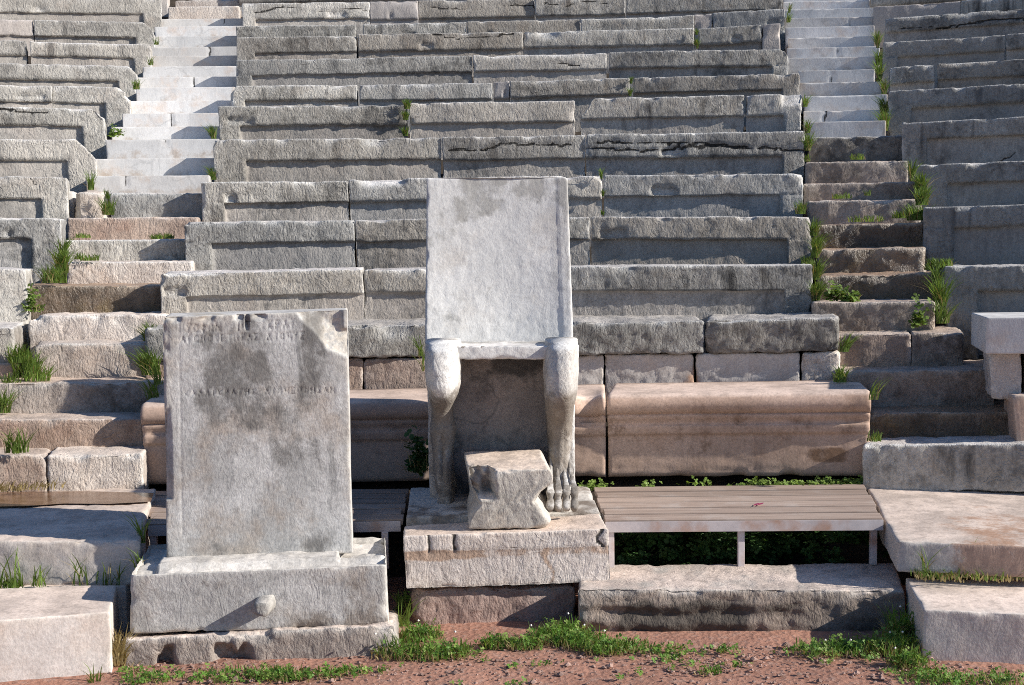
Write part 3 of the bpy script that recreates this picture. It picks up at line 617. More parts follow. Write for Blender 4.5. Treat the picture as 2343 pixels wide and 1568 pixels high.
# left and right neighbours of the stairs
course(-260, 32, 742, 750, .36, WD, 'greylight', 'squared pale block end at the left picture edge above the grass', 'block ends at the picture edges')
course(-260, 30, 826, 832, .3, WD - .02, 'pink', 'pinkish block end at the left picture edge behind grass', 'block ends at the picture edges')
b = PR(2256, 716, WD - .32)
o = stone('marble_block', PR(2256, 727, WD - .42), P(2760, 722, PR(2256, 727, WD - .42)[1] - .2), H=82 * 5.3 / F, TLb=PR(2222, 716, WD + .04), TRb=P(2700, 710, 5.8), mat='white', s=.03, r=.003, chip=.002, rough=.0005, warp=.001, wearamt=.2)
tag(o, 'sharp edged new white marble block at the right picture edge', 'marble block')
o = stone('wall_block', PR(2262, 808, WD - .36), PR(2336, 806, WD - .36), H=.22, depth=.3, BL=PR(2268, 912, WD - .36), BR=PR(2334, 916, WD - .36), mat='rough', s=.012, lump=.008)
tag(o, 'narrow pitted upright stone under the new white marble block', 'wall block', 'block ends at the picture edges')
o = stone('wall_block', PR(2345, 808, WD - .33), PR(2700, 800, WD - .33), H=.45, depth=.4, mat='brown', s=.02)
tag(o, 'brownish wall stone at the right edge next to the narrow pitted upright', 'wall block', 'block ends at the picture edges')
o = stone('bench_block', P(2316, 905, 5.1), P(2700, 895, 5.0), H=.25, TLb=P(2296, 897, 5.38), TRb=P(2640, 888, 5.35), BL=P(2328, 1028, 5.1), BR=P(2700, 1030, 5.0), mat='pink', s=.014, r=.01, chip=.015, rough=.002)
tag(o, 'pinkish bench end at the right picture edge beside the black wet step', 'bench block')

# ------------------------------------------------------------------ moulded bench
def bench(x0, x1, yl, yr, label, mat='pink', D=5.45, chipend=None, n=None):
    A = PR(x0, yl, D); B = PR(x1, yr, D)
    ch = B - A; L = np.linalg.norm(ch); nrm = np.array([-ch[1], ch[0], 0]); nrm /= np.linalg.norm(nrm)
    hgt = 195 * 5.4 / F
    prof = [(.45, -hgt), (.10, -hgt), (.055, -hgt)]
    prof += [(.05, -hgt * t) for t in np.linspace(.95, .50, 16)]
    prof += [(.038, -hgt * .485), (.036, -hgt * .46), (.033, -hgt * .43), (.030, -hgt * .395), (.032, -hgt * .385), (.038, -hgt * .375)]
    prof += [(.040, -hgt * .34), (.030, -hgt * .31), (.024, -hgt * .275), (.024, -hgt * .255)]
    for t in np.linspace(-75, 90, 14):
        prof.append((.046 - .048 * math.cos(math.radians(t)), -.046 + .046 * math.sin(math.radians(t))))
    prof += [(y, 0.0) for y in np.linspace(.08, .45, 7)]
    prof = np.array(prof); m = len(prof); SEED[0] += 1; sd = SEED[0] * 7
    nu = max(4, int(L / .016)); us = np.concatenate([[0, .004, .012], np.linspace(.02, L - .02, nu), [L - .012, L - .004, L]])
    V = []; 
    for u in us:
        e = min(u, L - u); sh = .006 * (1 - min(1, e / .012)) ** 2
        pr = prof.copy()
        pr[:, 1] -= sh; pr[:, 0] += sh
        V.append(A + (ch / L) * u + nrm * pr[:, :1] + np.array([0, 0, 1]) * pr[:, 1:])
    V = np.array(V); V[:, :, 2] += 0
    Vf = V.reshape(-1, 3)
    nz = fbm(Vf + sd, 26, 3, sd); lo = fbm(Vf + sd, 4, 2, sd + 3)
    Vf = Vf + nrm * (nz * .001 + lo * .002)[:, None] + np.array([0, 0, 1]) * (fbm(Vf + sd, 3, 2, sd + 9) * .002)[:, None]
    U = np.repeat(us, m); Pz = np.tile(prof[:, 1], len(us)); Py = np.tile(prof[:, 0], len(us))
    stn_shade = .26 * sst(-.07, -.12, Pz) * (1 - sst(-.14, -.30, Pz)) + .12 * sst(-.1, .3, fbm(Vf * np.array([1, 1, .5]), 5, 3, sd)) * (Pz < -.1)  # band below the roll is painted shade; the second term adds blotches
    pit = sst(.22, .5, fbm(Vf + sd, 16, 4, sd + 31)) * (Py < .2); Vf = Vf + nrm * (pit * .003)[:, None]
    lo_e = sst(.05, .0, Pz - Pz.min()) * sst(-.05, .35, fbm(Vf + sd, 7, 3, sd + 37)) * (Py < .2); Vf = Vf + nrm * (lo_e * .010)[:, None] + np.array([0, 0, 1]) * (lo_e * .005)[:, None]
    if L > 1: stn_shade = np.maximum(stn_shade, .8 * sst(.13, .05, np.abs(U - L + .18)) * sst(.045, .02, np.abs(Pz - Pz.min() - .09)))
    if chipend:
        a, bb = chipend
        mask = sst(a, a + .06, U) * (1 - sst(bb - .05, bb, U)) * (Pz > -.12) * (Py < .2)
        Vf = Vf + nrm * (mask * .035)[:, None] - np.array([0, 0, 1]) * (mask * .012)[:, None]
    wear = np.zeros(len(Vf))
    nU = len(us)
    fc = []
    idx = np.arange(nU * m).reshape(nU, m)
    for a in range(nU - 1):
        for c in range(m - 1): fc.append((idx[a, c], idx[a + 1, c], idx[a + 1, c + 1], idx[a, c + 1]))
        fc.append((idx[a, m - 1], idx[a + 1, m - 1], idx[a + 1, 0], idx[a, 0]))
    fc.append(tuple(idx[0, ::-1][::-1])); fc.append(tuple(idx[-1, ::-1]))
    o = mk('bench_block', Vf, fc, M[mat], None, dict(stn_shade=stn_shade, wear=wear))
    # flat ends
    for p in list(o.data.polygons)[-2:]: p.use_smooth = False
    return tag(o, label, 'bench block', 'pinkish blocks of the moulded bench')
bench(320, 720, 926, 920, 'moulded bench block poking out left of the stele')
bench(723, 1165, 920, 912, 'shaded moulded bench block between stele and throne')
bench(1168, 1385, 912, 905, 'short moulded bench block with a bruised front, right of the throne', chipend=(.27, .41))
bench(1388, 1993, 905, 897, 'longest moulded bench block behind the right wooden platform')

# ------------------------------------------------------------------ slabs and foot blocks at left and right
def stair_slab():
    zt = P(0, 1236, 4.33)[2]
    o = stone('stair_slab', P(-160, 1240, 4.33), P(318, 1236, 4.31), H=.165, TLb=PZ(-130, 1118, zt), TRb=PZ(355, 1119, zt), mat='slab', s=.012, r=.01, chip=.02, rough=.003, lump=.004, bs=.03)
    tag(o, 'broad pale stair slab half in shade, wet at the back, left', 'stair slab')
    o = stone('stair_slab', PZ(2052, 1238, P(2052, 1238, 4.3)[2]), PZ(2560, 1260, P(2052, 1238, 4.3)[2]), H=.11, TLb=PZ(1975, 1099, P(2052, 1238, 4.3)[2]), TRb=PZ(2420, 1097, P(2052, 1238, 4.3)[2]), mat='slab', s=.014, r=.008, chip=.012, rough=.001, lump=.001, bs=.03,
              sculpt=lambda g: g.__setitem__('stn_shade', np.maximum(g['stn_shade'], .5 * g['top'] * sst(.75, .2, g['q'][:, 1] / g['dim'][1]) * sst(.1, .3, g['q'][:, 0]) + .9 * g['front'] * sst(.12, .25, g['q'][:, 0]))))
    tag(o, 'broad pinkish slab with brown stains beside the right wooden platform', 'stair slab')
stair_slab()
zt = P(2113, 1394, 3.96)[2]
o = stone('corner_block', P(2113, 1394, 3.96), PZ(2520, 1414, zt), H=zt + .05, TLb=PZ(2071, 1322, zt), TRb=PZ(2460, 1326, zt), mat='slab', s=.013, r=.006, chip=.012, rough=.001, lump=.001, bs=.03)
tag(o, 'pinkish squared block at the bottom right picture corner', 'corner block')
zt = P(252, 1400, 3.94)[2]
o = stone('corner_block', PZ(-160, 1432, zt), P(252, 1400, 3.94), H=zt + .05, TLb=PZ(-120, 1352, zt), TRb=PZ(269, 1337, zt), mat='slab', s=.013, r=.005, chip=.01, rough=.001, lump=.001, bs=.03)
tag(o, 'pale squared block at the bottom left picture corner', 'corner block')
o = stone('footing_stone', P(-160, 1345, 4.30), P(288, 1341, 4.30), H=.2, depth=.3, mat='slab', s=.02, rough=.002)
tag(o, 'pale footing strip under the broad left stair slab', 'footing stone')

# ------------------------------------------------------------------ stele with inscription
GLY = {'Σ': [[(1, 1), (.05, 1), (.6, .5), (.05, 0), (1, 0)]], 'Ο': [[(.5 + .45 * math.cos(t * .524), .5 + .45 * math.sin(t * .524)) for t in range(13)]],
       'Φ': [[(.5 + .42 * math.cos(t * .524), .5 + .26 * math.sin(t * .524)) for t in range(13)], [(.5, -.1), (.5, 1.1)]],
       'Ω': [[(.05, 0), (.38, .05), (.1, .4), (.12, .75), (.5, 1), (.88, .75), (.9, .4), (.62, .05), (.95, 0)]], 'Ν': [[(.08, 0), (.08, 1), (.92, 0), (.92, 1)]],
       'Π': [[(.08, 0), (.08, 1), (.9, 1), (.9, .3)]], 'Ι': [[(.5, 0), (.5, 1)]], 'Κ': [[(.1, 0), (.1, 1)], [(.85, 1), (.12, .45), (.85, 0)]],
       'Ρ': [[(.15, 0), (.15, 1), (.6, 1), (.8, .8), (.6, .52), (.15, .5)]], 'Α': [[(.03, 0), (.5, 1), (.97, 0)], [(.2, .38), (.8, .38)]],
       'Τ': [[(.03, 1), (.97, 1)], [(.5, 1), (.5, 0)]], 'Γ': [[(.12, 0), (.12, 1), (.9, 1)]], 'Ε': [[(.9, 1), (.1, 1), (.1, 0), (.9, 0)], [(.1, .5), (.7, .5)]],
       'Θ': [[(.5 + .45 * math.cos(t * .524), .5 + .45 * math.sin(t * .524)) for t in range(13)], [(.4, .5), (.6, .5)]], 'Η': [[(.1, 0), (.1, 1)], [(.9, 0), (.9, 1)], [(.1, .5), (.9, .5)]],
       'Δ': [[(.03, 0), (.5, 1), (.97, 0), (.03, 0)]], 'Υ': [[(.05, 1), (.5, .5), (.95, 1)], [(.5, .5), (.5, 0)]], 'Λ': [[(.05, 0), (.5, 1), (.95, 0)]], 'Ξ': [[(.1, 1), (.9, 1)]]}
SX0, SX1, SY0, SY1 = 372., 792., 727., 1279.
def letters(g):
    q, dim, fr = g['q'], g['dim'], g['front']
    u = q[:, 0] / dim[0]; w = q[:, 2] / dim[2]
    dd = np.ones(len(q))
    def line(txt, xa, ya, xb, yb, hpx):       # picture-grid ends of the base line on the face
        n = len(txt); ks = dim[0] / (SX1 - SX0 + 5)
        for c, t in enumerate(txt):
            if t == ' ': continue
            x = xa + (xb - xa) * c / n; y = ya + (yb - ya) * c / n
            ax = (x - SX0) * ks; az = dim[2] - (y - SY0 + (x - SX0) * .036) * ks
            wd = (xb - xa) / n * .66 * ks; hh = hpx * ks
            sel = fr & (np.abs(q[:, 0] - ax - wd / 2) < wd + .02) & (np.abs(q[:, 2] - az - hh / 2) < hh)
            if not sel.any(): continue
            for st in GLY[t]:
                pts = [(ax + a * wd, az + b * hh) for a, b in st]
                dd[sel] = np.minimum(dd[sel], segdist(q[sel][:, [0, 2]], pts))
    line('ΣΟΦΩΝ  ΠΣ ΙΚΡΑΤ', 424, 764, 680, 752, 20)
    line('ΑΓΩΝΟΘΕΤΗΣΑΣ ΔΙΟΝΥΣ', 412, 786, 700, 778, 16)
    line('ΚΑΛΛΙΚΡΑΤΗΣ ΔΙΟΝΕΠΟΗΣΑΝ', 418, 911, 768, 903, 13)
    g['q2'][:, 1] += np.where(fr, .0024 * (1 - sst(.0006, .0036, dd)), 0)
    g['crk'] = np.minimum(g['crk'], dd * 1.0 + .0022)
    # left drafted margin, stains
    mg = np.abs(u - .085 - .004 * fbm(g['wp'], 6, 2, 5)); g['q2'][:, 1] += np.where(fr, .0015 * (1 - sst(0, .008, mg)) * (w > .1), 0)
    n = fbm(g['wp'] * np.array([1, 1, .22]), 11, 4, 900)
    g['stn_shade'] = np.where(fr, .52 * sst(.35, .95, w) * sst(-.35, .4, n) * sst(.08, .18, u) * sst(1.0, .75, u) + .45 * sst(.22, .0, w) * sst(-.2, .3, n) + .5 * sst(.0, .3, fbm(g['wp'] * np.array([1, 1, .6]), 4.5, 3, 905)) * sst(.1, .25, u) * sst(.2, .5, w), 0)
    # great break at the top right corner
    xx = SX0 + u * (SX1 - SX0); yy = SY1 - w * (SY1 - SY0)
    bl = np.minimum((yy - 727) * -1.0 + (xx - 672) * 1.12, (837 - yy) + (xx - 790) * .62)
    bl = bl + 9 * fbm(g['wp'], 12, 3, 333)
    a = np.clip(bl / 1300., 0, .04) + .008 * sst(0, 7, bl)
    a = a + (bl > 0) * .012 * fbm(g['wp'], 16, 4, 444) * sst(0, 25, bl)
    keep = sst(775, 782, xx) * sst(775, 765, yy)            # a stump of the old face is left at the corner
    a = a * (1 - keep * .3); push(g, np.clip(a, 0, .2))
    g['wear'] = np.maximum(g['wear'] * .7, np.where(fr, sst(0, 6, bl) * (1 - keep), 0))
    # gouged left edge and top rim
    ge = sst(.02, .35, fbm(g['wp'] * np.array([1, 1, .8]), 9, 3, 555)) * sst(.045, 0., u) * (w > .25)
    push(g, ge * .022)
    ge = sst(.0, .35, fbm(g['wp'], 15, 3, 556)) * sst(.965, 1., w) * (u < .8)
    push(g, ge * .02); g['wear'] = np.maximum(g['wear'], ge)
    nt = sst(.012, .004, np.abs(u - .452)) * sst(.93, .96, w); push(g, nt * .02)
dB = 4.24
root_st = empty('stele', P(590, 1272, dB + .1))
o = stone('stele_body', P(372, 727, dB), P(793, 711, dB + .06), BL=P(381, 1279, dB), BR=P(807, 1267, dB + .06), TLb=P(390, 717, dB + .24), TRb=P(795, 705, dB + .29), mat='stele', s=.0042, r=.005, chip=.008, rough=.0005, warp=.002, lump=.0004, sculpt=letters, parent=root_st, bs=.03)
tag(root_st, 'tall grey marble stele with carved Greek lines and a broken top right corner', 'stele')

def ped(g):
    q, dim = g['q'], g['dim']; t = g['top']; v = q[:, 1]; u = q[:, 0]
    lowr = t & (v < .085) ; g['q2'][lowr, 2] -= .022
    g['q2'][t & (u < .07), 2] -= .022
    g['q2'][:, 2] += np.where(t, .008 * fbm(g['wp'], 14, 3, 71), 0)
    br = t & (u > dim[0] - .16) & (v > .1)
    g['q2'][br, 2] -= .03 + .02 * fbm(g['wp'][br], 10, 3, 72)
    g['stn_shade'] = np.where(g['front'], .5 * sst(.45, 0, q[:, 2] / dim[2]) * sst(.2, .5, u / dim[0]) + .25 * sst(-.2, .5, fbm(g['wp'] * np.array([1, 1, .3]), 6, 3, 73)), 0)
dP = 4.03
root_p = empty('pedestal', P(590, 1443, dP + .2))
zt = P(600, 1292, dP + .2)[2]
TLp = P(299, 1312, dP); TRp = P(884, 1288, dP + .08)
o = stone('pedestal_body', TLp, TRp, BL=P(295, 1452, dP), BR=P(890, 1434, dP + .08), TLb=PZ(339, 1243, TLp[2]), TRb=PZ(882, 1225, TRp[2]), mat='pedestal', s=.0075, r=.012, chip=.02, rough=.0012, warp=.003, lump=.001, sculpt=ped, parent=root_p, bs=.014)
def knob(c, rad, ln, parent):
    V, fc = [], []; n = 20; prof = [(1.1, -.02), (1.05, .3), (1.0, .6), (.93, .85), (.75, .97), (.4, 1.0), (.05, 1.0)]
    for k, (rr, t) in enumerate(prof):
        for j in range(n):
            a = j / n * 2 * math.pi
            sq = 1 / max(abs(math.cos(a)), abs(math.sin(a))) ** .45
            V.append((c[0] + rad * rr * sq * math.cos(a), c[1] - ln * t, c[2] + rad * .85 * rr * sq * math.sin(a)))
    V = np.array(V); V += (.007 * fbm(V, 26, 3, 12))[:, None]
    for k in range(len(prof) - 1):
        for j in range(n): fc.append((k * n + j, k * n + (j + 1) % n, (k + 1) * n + (j + 1) % n, (k + 1) * n + j))
    fc.append(tuple((len(prof) - 1) * n + j for j in range(n)))
    return mk('lifting_boss', V, fc, M['boss'], parent, dict(wear=np.full(len(V), .0)))
kc = P(607, 1381, dP + .035); M['boss'] = stone_mat('lifting_boss_marble', (.42, .40, .37), (.32, .305, .28), (.12, .115, .105), (.48, .45, .41), (.5, .47, .43), bump=.5)
knob(kc, .029, .068, root_p)
tag(root_p, 'grey pedestal with a projecting lifting boss carrying the stele', 'pedestal')

def pits(g):
    q, dim = g['q'], g['dim']; u = q[:, 0] / dim[0]; w = q[:, 2] / dim[2]
    m = sst(.06, .12, u) * sst(.5, .42, u) * sst(.25, .4, w) * sst(.85, .7, w)
    n = sst(.05, .4, fbm(g['wp'] * np.array([1, 1, .6]), 16, 3, 81))
    g['q2'][:, 1] += np.where(g['front'], m * n * .045, 0); g['stn_shade'] = np.where(g['front'], m * n * .3, 0)
    ol = sst(.45, .2, w) * sst(.45, .3, u) * (fbm(g['wp'], 9, 3, 82)) * .03
    g['q2'][:, 1] += np.where(g['front'], ol, 0)
    g['wear'] = np.maximum(g['wear'], np.where(g['front'], .9 * sst(.03, .024, np.hypot(q[:, 0] - dim[0] + .05, (q[:, 2] - .16))), 0))
o = stone('footing_stone', P(272, 1462, 3.995), P(912, 1428, 4.07), BL=P(278, 1560, 3.995), BR=P(915, 1556, 4.07), TLb=P(300, 1425, 4.5), TRb=P(910, 1395, 4.5), mat='footing', s=.008, r=.02, chip=.03, rough=.003, lump=.006, sculpt=pits, bs=.03)
tag(o, 'brownish pitted footing stone under the pedestal of the stele', 'footing stone')

# ------------------------------------------------------------------ throne on its slabs
zs = P(1150, 1218, 4.36)[2]
def seamed(g):
    q, dim = g['q'], g['dim']; w = q[:, 2] / dim[2]; u = q[:, 0] / dim[0]
    d1 = np.abs(w - .70 - .015 * fbm(g['wp'], 7, 2, 1)) * dim[2]
    fr = g['front']
    lowb = fr & (w < .7); g['q2'][lowb, 1] += .004
    band = sst(.72, .7, w) * sst(.48, .58, w)
    g['stn_shade'] = np.where(fr, .8 * band * sst(.45, .2, u) + .55 * band + .75 * sst(.02, .0, np.abs(u - .70 - .02 * np.sin(w * 9))) * (w < .7), 0)
    g['crk'] = np.where(fr, np.minimum(g['crk'], d1 + .002), g['crk'])
M['plinth'] = stone_mat('pale_pinkish_plinth_marble', (.60, .54, .50), (.50, .46, .435), (.28, .22, .18), (.68, .545, .45), (.72, .64, .57), stain=(.34, .225, .155), warm=(.45, .34, .27), warmf=.35, streak=.2, blot=.2, bump=.7, chis=.6)
o = stone('plinth_slab', P(922, 1227, 4.36), P(1392, 1210, 4.42), BL=P(930, 1347, 4.36), BR=P(1397, 1331, 4.42), TLb=P(926, 1203, 4.62), TRb=P(1371, 1175, 4.66), mat='plinth', s=.009, r=.006, chip=.015, rough=.002, lump=.002, sculpt=seamed, bs=.02, cracks=[[(.12, 1), (.12, .7)], [(.25, 1), (.25, .7)], [(.97, 1), (.94, .85), (.97, .68)]])
tag(o, 'pinkish grey front plinth slab carrying the footstool', 'plinth slab')
o = stone('plinth_slab', P(929, 1183, 4.62), P(1374, 1172, 4.655), H=.06, TLb=P(940, 1116, 5.14), TRb=P(1346, 1110, 5.14), mat='pedestal', s=.012, r=.008, chip=.02, rough=.002, lump=.002, bs=.02, sculpt=lambda g: g.__setitem__('stn_shade', np.maximum(g['stn_shade'], .55 * sst(-.3, .3, fbm(g['wp'], 5, 3, 3)))))  # throne leg's shadow on this slab painted in as a darker tone
tag(o, 'grey rear plinth slab with ragged right edge under the throne', 'plinth slab')
def topz(px, py, Y): return P(px, py, Y)
zb = P(1290, 1171, 4.74)[2]
root_t = empty('throne', (P(1145, 1171, 5.0)[0], 5.0, zb))
cr = [[(.28, .12), (.5, .42), (.62, .6)], [(.36, .06), (.44, .35)], [(.3, .45), (.62, .2)], [(.55, .05), (.56, .22)], [(.62, .62), (.7, .4), (.85, .24)], [(.24, .8), (.25, .45)]]
def backsc(g):
    q, dim = g['q'], g['dim']; u = q[:, 0] / dim[0]; w = q[:, 2] / dim[2]; fr = g['front']
    g['q2'][:, 1] += np.where(fr, .012 * (1 - (2 * u - 1) ** 2), 0)
    rim = fr & (u > .93) ; g['q2'][rim, 1] -= .002
    n = fbm(g['wp'], 5, 4, 61)
    st = .8 * sst(.66, .98, w + .22 * n) * sst(.2, .34, u + .04 * n) + .6 * sst(.0, .35, n) * sst(.45, .7, w) * sst(.35, .2, np.abs(u - .5)) + .28 * sst(-.1, .4, fbm(g['wp'], 8, 4, 63)) * sst(.5, .2, u) + .4 * sst(.07, .0, w) 
    st = st * (.55 + .6 * sst(-.15, .2, fbm(g['wp'], 20, 3, 66))) + .22 * sst(-.2, .3, fbm(g['wp'], 10, 3, 67)) * sst(.33, .24, u)
    st = st + .35 * sst(.93, .97, u) * (w > .2)
    for ln_ in cr:
        pts = [(a_ * dim[0], b_ * dim[2]) for a_, b_ in ln_]
        dd = segdist(q[:, [0, 2]] + .012 * np.stack([fbm(g['wp'], 9, 2, 68), fbm(g['wp'], 9, 2, 69)], 1), pts); st = np.maximum(st, .34 * sst(.006, .001, dd) * sst(-.25, .15, fbm(g['wp'], 9, 2, 70)))
    g['stn_shade'] = np.where(fr, np.clip(st, 0, .8), 0)
    g['wear'] *= .5
cr = [[(.28, .12), (.5, .42), (.62, .6)], [(.36, .06), (.44, .35)], [(.3, .45), (.62, .2)], [(.55, .05), (.56, .22)], [(.62, .62), (.7, .4), (.85, .24)]]
o = stone('backrest', P(975, 408, 5.16), P(1298, 405, 5.16), BL=P(973, 800, 5.02), BR=P(1312, 795, 5.02), TLb=P(976, 410, 5.29), TRb=P(1297, 407, 5.29), mat='throne', s=.008, r=.007, chip=.014, rough=.0008, warp=.003, lump=.0012, sculpt=backsc, parent=root_t)
# the lower end of the back runs straight down behind the seat
def slabpart(name, TL, TR, H, TLb, TRb, mat, **k):
    return stone(name, TL, TR, H=H, TLb=TLb, TRb=TRb, mat=mat, parent=root_t, **k)
yS = 4.76
A = P(974, 792, yS); B = P(1322, 788, yS)
hs = 34 * yS / F
o = slabpart('seat', A, B, hs, A + [0.0, .50, .004], B + [-.0, .50, .004], 'throne', s=.008, r=.008, chip=.015, rough=.002, lump=.003, sculpt=lambda g: (g['q2'].__setitem__((slice(None), 2), g['q2'][:, 2] - np.where(g['top'], .012 * np.sin(np.clip(g['q'][:, 0] / g['dim'][0], 0, 1) * math.pi) ** .5, 0)), g.__setitem__('stn_shade', .55 * sst(.14, .24, g['q'][:, 1]) * g['top'])))
hp = A[2] - hs - zb - .002
for nm, x0, x1 in (('side_panel', 976, 1012), ('side_panel', 1276, 1313)):
    a = P(x0, 824, 4.94); c = P(x1, 824, 4.94); a[2] = c[2] = A[2] - hs - .001
    slabpart(nm, a, c, hp, a + [0, .38, 0], c + [0, .38, 0], 'leg', s=.014, r=.008, rough=.002, sculpt=lambda g: g.__setitem__('stn_shade', .4 * sst(.6, .2, g['q'][:, 2] / g['dim'][2])))
a = P(1013, 824, 5.0); c = P(1275, 824, 5.0); a[2] = c[2] = A[2] - hs - .0015
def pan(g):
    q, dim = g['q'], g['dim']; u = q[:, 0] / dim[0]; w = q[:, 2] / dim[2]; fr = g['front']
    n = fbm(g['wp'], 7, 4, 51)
    g['stn_shade'] = np.where(fr, np.clip(.95 * sst(.70, .95, w + .25 * n) * sst(.2, .5, u) + .55 * sst(.55, .2, w + .2 * n), 0, 1), 0)  # near-black towards the top right, darker again near the foot
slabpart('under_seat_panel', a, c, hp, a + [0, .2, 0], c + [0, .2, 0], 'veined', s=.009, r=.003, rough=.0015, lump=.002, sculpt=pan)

def loft_leg(rows, paw, parent, seed):
    ys = np.array([r_[0] for r_ in rows], float)
    yy = np.linspace(ys[0], ys[-1], 96); 
    def interp(c):
        v = np.array([r_[c] for r_ in rows], float); o_ = np.interp(yy, ys, v)
        kern = np.array([1, 2, 3, 2, 1.]) / 9; p_ = np.pad(o_, 2, mode='edge'); return np.convolve(p_, kern, 'valid')
    xl, xr, df, db = interp(1), interp(2), interp(3), interp(4)
    n = 72; V = []; st = []
    for k, y in enumerate(yy):
        a_ = P(xl[k], y, df[k] + .05); b_ = P(xr[k], y, df[k] + .05)
        cx = (a_[0] + b_[0]) / 2; hx = (b_[0] - a_[0]) / 2; z = a_[2]
        cy = (df[k] + db[k]) / 2; hy = (db[k] - df[k]) / 2
        f = (y - ys[0]) / (ys[-1] - ys[0])
        for j in range(n):
            t = j / n * 2 * math.pi; c_, s_ = math.cos(t), math.sin(t)
            p = .8 if s_ < 0 else .55
            x = math.copysign(abs(c_) ** p, c_) * hx; yv = math.copysign(abs(s_) ** p, s_) * hy
            gro = 0
            if s_ < .15:
                xn = x / hx
                if paw: # four toes on the foot, sinews on the shank
                    am = .030 * np.interp(y, [1040, 1085, 1130, 1165], [.0, .35, .8, 1.0])
                    gro = -.5 * am
                    am2 = .004 * np.interp(y, [970, 1000, 1060, 1090], [0, 1, 1, 0]); gro -= am2 * (1 - abs(math.sin((xn + 1) * math.pi * 1.5)))
                else:
                    am2 = .016 * np.interp(y, [975, 1000, 1080, 1110], [0, 1, 1, .2]); gro -= am2 * (1 - abs(math.sin((xn + 1) * math.pi * 1.0)) ** .7)
                if y > 860: # rim of the thigh skin
                    gro -= .006 * np.interp(y, [930, 945, 960, 975], [0, 1, .3, 0])
            if paw and y > 1120 and s_ < 0:     # knuckles and claws
                gro += .012 * math.sin((y - 1120) / 51 * math.pi * 2.1)
            V.append((cx + x, cy + yv - gro * (1 if s_ < .15 else 0) * 1.0, z))
            st.append(.55 * np.interp(y, [880, 930, 980, 1080, 1175], [.3, 1.6, 1.7, 1.2, 1.1]) * (1.0 if paw else 1.1))
    V = np.array(V); m = len(yy)
    nn = V - np.repeat(np.array([V[k * n:(k + 1) * n].mean(0) for k in range(m)]), n, 0); nn[:, 2] = 0; nn /= np.linalg.norm(nn, axis=1, keepdims=True)
    V = V + nn * (.004 * fbm(V, 22, 3, seed) + .005 * fbm(V, 9, 2, seed + 4))[:, None]
    if not paw:
        lowm = sst(1070, 1140, np.repeat(yy, n)); V = V + nn * (lowm * .02 * (fbm(V, 14, 3, seed + 9) - .5))[:, None]
    fc = []
    for k in range(m - 1):
        for j in range(n): fc.append((k * n + j, (k + 1) * n + j, (k + 1) * n + (j + 1) % n, k * n + (j + 1) % n))
    fc.append(tuple(range(n))); fc.append(tuple((m - 1) * n + j for j in range(n))[::-1])
    wear = np.where(np.repeat(yy, n) < 880, .5, .1)
    return mk('lion_leg', V, fc, M['leg'], parent, dict(stn_shade=np.array(st) + .0, wear=wear))
lt = [(784, 970, 1050, 4.735, 5.0), (800, 968, 1051, 4.68, 5.0), (850, 967, 1052, 4.63, 5.0), (890, 970, 1051, 4.62, 4.99), (915, 977, 1044, 4.65, 4.98), (932, 984, 1034, 4.74, 4.97), (965, 985, 1036, 4.80, 4.97), (980, 981, 1042, 4.79, 4.97), (992, 982, 1041, 4.795, 4.97),
      (1010, 986, 1040, 4.80, 4.97), (1040, 989, 1037, 4.80, 4.97), (1080, 991, 1036, 4.79, 4.97), (1111, 993, 1042, 4.80, 4.97), (1150, 993, 1046, 4.82, 4.97)]
rt_ = [(782, 1249, 1324, 4.735, 5.0), (798, 1247, 1326, 4.68, 5.0), (850, 1246, 1327, 4.63, 5.0), (905, 1247, 1323, 4.62, 4.99), (940, 1250, 1314, 4.67, 4.98), (965, 1252, 1311, 4.76, 4.97), (1000, 1254, 1309, 4.80, 4.97),
       (1045, 1255, 1304, 4.80, 4.97), (1065, 1256, 1306, 4.795, 4.97), (1085, 1259, 1310, 4.775, 4.97), (1104, 1259, 1315, 4.705, 4.97), (1118, 1257, 1319, 4.66, 4.97), (1135, 1255, 1321, 4.645, 4.97), (1150, 1254, 1321, 4.645, 4.97), (1164, 1254, 1321, 4.64, 4.97), (1172, 1258, 1319, 4.67, 4.97)]
o = loft_leg(lt, False, root_t, 301); o['label'] = 'lion leg with a broken paw, left of the footstool'
o = loft_leg(rt_, True, root_t, 302)
def toe(leg, path, k):
    pts = np.array([P(x, y, d) for x, y, d, _ in path]); rad = np.array([p_[3] for p_ in path])
    tt = np.linspace(0, len(path) - 1, 30); n = 14; V = []
    C_ = np.stack([np.interp(tt, range(len(path)), pts[:, a]) for a in range(3)], 1); R_ = np.interp(tt, range(len(path)), rad)
    kern = np.array([1, 2, 3, 2, 1.]) / 9
    C_ = np.stack([np.convolve(np.pad(C_[:, a], 2, mode='edge'), kern, 'valid') for a in range(3)], 1)
    for c, q_ in zip(C_, R_):
        for j in range(n): a = j / n * 2 * math.pi; V.append((c[0] + q_ * .92 * math.cos(a), c[1] + q_ * 1.1 * math.sin(a), c[2]))
    V = np.array(V); V += (.0018 * fbm(V, 40, 2, k))[:, None]
    fc = [(i_ * n + j, (i_ + 1) * n + j, (i_ + 1) * n + (j + 1) % n, i_ * n + (j + 1) % n) for i_ in range(29) for j in range(n)] + [tuple(range(n)), tuple(29 * n + j for j in range(n))[::-1]]
    t_ = mk('toe', V, fc, M['leg'], root_t, dict(stn_shade=np.full(len(V), .62), wear=np.full(len(V), .0))); t_.parent = leg
